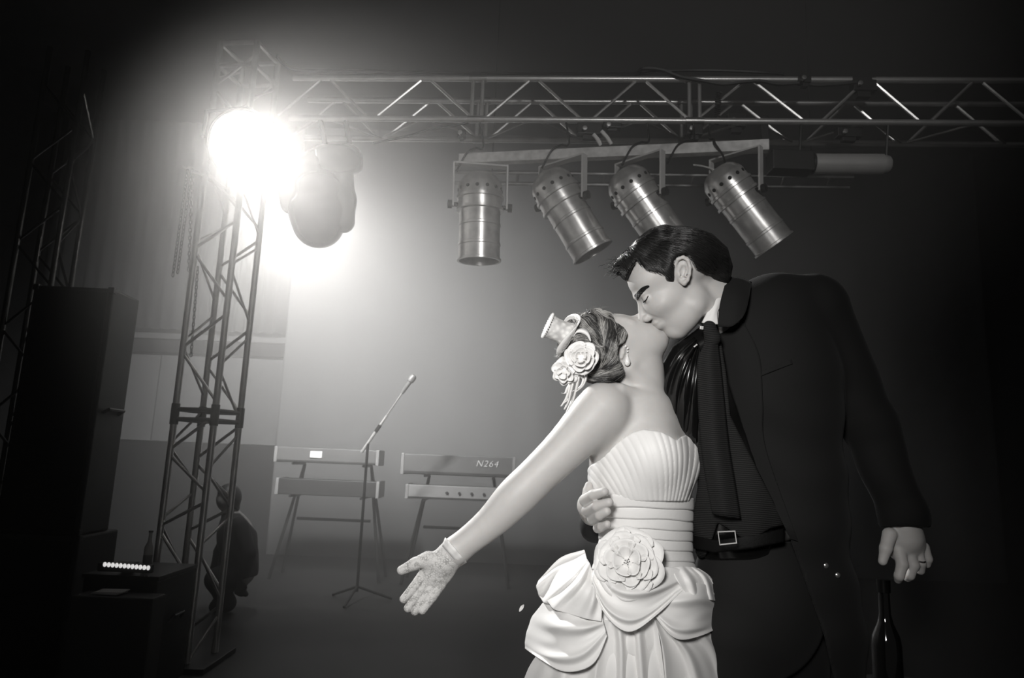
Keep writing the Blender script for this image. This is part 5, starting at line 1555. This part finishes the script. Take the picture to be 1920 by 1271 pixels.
J.obj('jacket', M_suit, groom)
# lapel and collar of the jacket, folded over
def on(Fd, rows, lift): return [[(x_, y_, Fd.front(x_, y_) - lift) for x_, y_ in r] for r in rows]
sheet('jacket_collar', ZG, [[(1364, 520, .005), (1356, 545, -.038), (1349, 575, -.055), (1346, 612, -.064)], [(1388, 522, .0), (1384, 548, -.045), (1378, 580, -.066), (1372, 612, -.074)], [(1408, 530, .01), (1404, 556, -.042), (1398, 582, -.062), (1392, 596, -.070)]], M_suit, groom, .005)
sheet('lapel', ZG, on(J0, [[(1347, 606), (1372, 606), (1396, 606)], [(1351, 690), (1388, 680), (1424, 668)], [(1366, 772), (1398, 765), (1430, 755)], [(1402, 848), (1420, 846), (1436, 842)], [(1482, 1010), (1489, 1012), (1496, 1014)]], .004), M_suit, groom, .004)
sheet('breast_pocket', ZG, on(J0, [[(1425, 697), (1452, 686), (1484, 674)], [(1427, 705), (1454, 694), (1486, 682)]], .001), M_suit, groom, .004)
for i, (px, py) in enumerate(((1548, 1060), (1570, 1078))):
    p = at(px, py, ZG + J0.front(px, py) + .001)
    MB().lathe(p, (0, -1, 0), [(0, .0055), (.003, .0055), (.0045, .0035), (.005, .0008)], 14).build('button', mat('shiny_button', 0.7, 0.2, 0.9), groom)
# ---- trousers, belt with buckle, shoes
T = Field(ZG, 0.006, 1280, 1660, 1000, 1900, -.2, .4)
T.ell((1420, 1120, .06), (122, 150, 112), 0, 20)
T.chain([(1375, 1180, .03, 82), (1390, 1500, .03, 62), (1400, 1860, .06, 52)], 20)
T.chain([(1470, 1180, .12, 82), (1480, 1500, .14, 62), (1490, 1860, .16, 52)], 20)
T.poly([(1290, 1022), (1330, 1030), (1420, 1018), (1640, 1010), (1640, 1890), (1280, 1890)], 2)
T.obj('trousers', M_suit, groom)
Bf = Field(ZG, 0.0024, 1290, 1480, 985, 1060, -.16, .1)
Bf.ell((1398, 1015, .055), (112, 120, 112), 0, 4); Bf.poly([(1300, 1003), (1340, 1012), (1410, 1003), (1470, 990), (1470, 1016), (1410, 1029), (1340, 1036), (1300, 1028)], 2)
belt = Bf.obj('belt', mat('black_leather', 0.004, 0.6, bump=.1, bscale=200, spec=.12), groom)
zbk = ZG - .106
bk = [(1346, 997), (1350, 1021), (1381, 1018), (1378, 996)]
MB().tube([at(a, b_, zbk + .002 * i) for i, (a, b_) in enumerate(bk)], .0018, 6, closed=True).build('buckle', mat('bright_chrome_buckle', 0.85, 0.3, 0.3), belt)
for px, dz in ((1400, .03), (1490, .13)):
    p = at(px, 1870, ZG + dz)
    o = Field(ZG + dz, .005, px - 130, px + 80, 1800, 2010, -.2, .2)
    MB().ball((p.x - .03, p.y - .05, .05), (.055, .15, .05), 10).build('shoe', mat('black_shoe', .01, .2, coat=.5), groom)
# wedding ring
rc = at(1727, 1051, ZG + .010)
MB().tube([rc + Vector((.0085 * math.cos(a), .0085 * math.sin(a) * .9, .0018 * math.sin(a))) for a in np.linspace(0, 2 * math.pi, 20, endpoint=False)], .0016, 6, closed=True).build('ring', mat('bright_gold', 0.85, 0.15, 1.0), groom)
# ------------------------------------------------------------------ stagehand crouching in the dark behind the tower
zp = 5.1
hp = at(446, 1000, zp)
hand_p = at(455, 1104, zp - .1)
crew = empty('person', (hp.x, hp.y, 0), 'dark figure crouching with bent back behind the tower', 'person')
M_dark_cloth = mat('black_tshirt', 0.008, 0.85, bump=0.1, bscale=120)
M_shade_skin = mat('skin_in_shade', (0.20, 0.196, 0.19), 0.6, bump=.03, bscale=200)  # skin colour darkened, the shade behind the tower put into it
Q = Field(zp, 0.007, 330, 520, 880, 1240, -.45, .45)
Q.ell((428, 934, 0), (21, 25, 22), 10, 4)                      # head
Q.ell((420, 940, -.03), (10, 12, 14), 0, 4)
Q.cap((430, 950, 0, 13), (437, 972, 0, 15), 6)                 # neck
Q.ell((445, 1010, 0), (30, 48, 40), -12, 12)                   # bent back
Q.ell((448, 1060, .02), (32, 40, 42), 0, 14)
Q.chain([(450, 985, -.12, 14), (466, 1035, -.16, 11), (456, 1092, -.18, 8), (452, 1104, -.19, 7)], 5)      # near arm
Q.chain([(436, 985, .12, 14), (415, 1035, .12, 11), (400, 1085, .05, 8)], 5)
for k, dx in enumerate((-7, -3, 1, 5)): Q.cap((452 + dx * .6, 1106, -.19, 3), (456 + dx, 1113 + (k % 2), -.20, 2.4), 1)
Q.cap((449, 1104, -.19, 3), (444, 1110, -.2, 2.4), 1)
Q.chain([(446, 1078, -.06, 22), (406, 1086, -.16, 17), (424, 1130, -.12, 12), (404, 1137, -.16, 9)], 8)    # near leg folded
Q.chain([(446, 1078, .06, 22), (410, 1088, .14, 17), (426, 1130, .12, 12), (408, 1135, .10, 9)], 8)
body = Q.obj('body', M_shade_skin, crew)
K = Q.copy()
K.f = K.f - 0.009
K.poly([(410, 962), (450, 962), (485, 1000), (485, 1078), (455, 1086), (470, 1110), (470, 1230), (340, 1230), (340, 1060), (398, 1040), (404, 980)], 2)
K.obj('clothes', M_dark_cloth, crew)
Hh = Q.copy(); Hh.f = Hh.f - .010
Hh.poly([(405, 905), (455, 905), (456, 945), (446, 958), (434, 950), (424, 930), (408, 926)], 2)
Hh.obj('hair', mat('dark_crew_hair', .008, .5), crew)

# ------------------------------------------------------------------ bottle on a small covered table at the right
zt_ = 1.72
nb = at(1656, 1088, zt_)
hb_ = 0.30
tb = Vector((nb.x, nb.y, nb.z - hb_))
table = empty('cocktail_table', (tb.x + .14, tb.y + .10, 0), 'small round table under a black cloth at the lower right', 'table')
MB().lathe((tb.x + .14, tb.y + .10, tb.z - .022), (0, 0, 1), [(0, .20), (.002, .21), (.020, .21), (.022, .205)], 48).build('table_top', M_blk_metal, table)
MB().lathe((tb.x + .14, tb.y + .10, 0), (0, 0, 1), [(0, .19), (.02, .18), (.03, .03), (tb.z - .03, .025)], 24).build('pedestal', M_blk_metal, table)
dark_glass = mat('dark_green_glass', 0.006, 0.05, spec=0.8, coat=1.0)
bt = empty('bottle', tb, 'dark glass bottle below the hanging hand of the man', 'bottle')
MB().lathe(tb, (0, 0, 1), [(0, .030), (.003, .034), (.15, .034), (.17, .031), (.20, .018), (.22, .0135), (.285, .0125), (.286, .015), (.298, .015), (.30, .012)], 32).build('glass', dark_glass, bt)
MB().lathe(tb + Vector((0, 0, .272)), (0, 0, 1), [(0, .0152), (.030, .0158), (.031, .010)], 24).build('foil_cap', mat('dark_foil', .02, .3, .8), bt)

# ------------------------------------------------------------------ a bit of confetti drifting down beside the dress
pc = at(978, 1140, 1.75)
V = []
for i in range(9):
    t = i / 8; w_ = .0042 * math.sin(math.pi * t) ** .8
    for s_ in (-1, 0, 1):
        c_ = pc + Vector((.011 * (t - .5), .004 * math.sin(3 * t), .017 * (t - .5)))
        V.append(c_ + Vector((w_ * s_ * .8, -.0015 * abs(s_), -w_ * s_ * .5)))
Fq = [(3 * i + k, 3 * i + k + 1, 3 * i + 4 + k, 3 * i + 3 + k) for i in range(8) for k in range(2)]
o = link('confetti_petal', mesh_np('confetti_petal', V, Fq), mat('pale_petal', .7, .4)); o.modifiers.new('t', 'SOLIDIFY').thickness = .0006
tag(o, 'tiny pale confetti petal falling left of the white skirt', 'confetti')
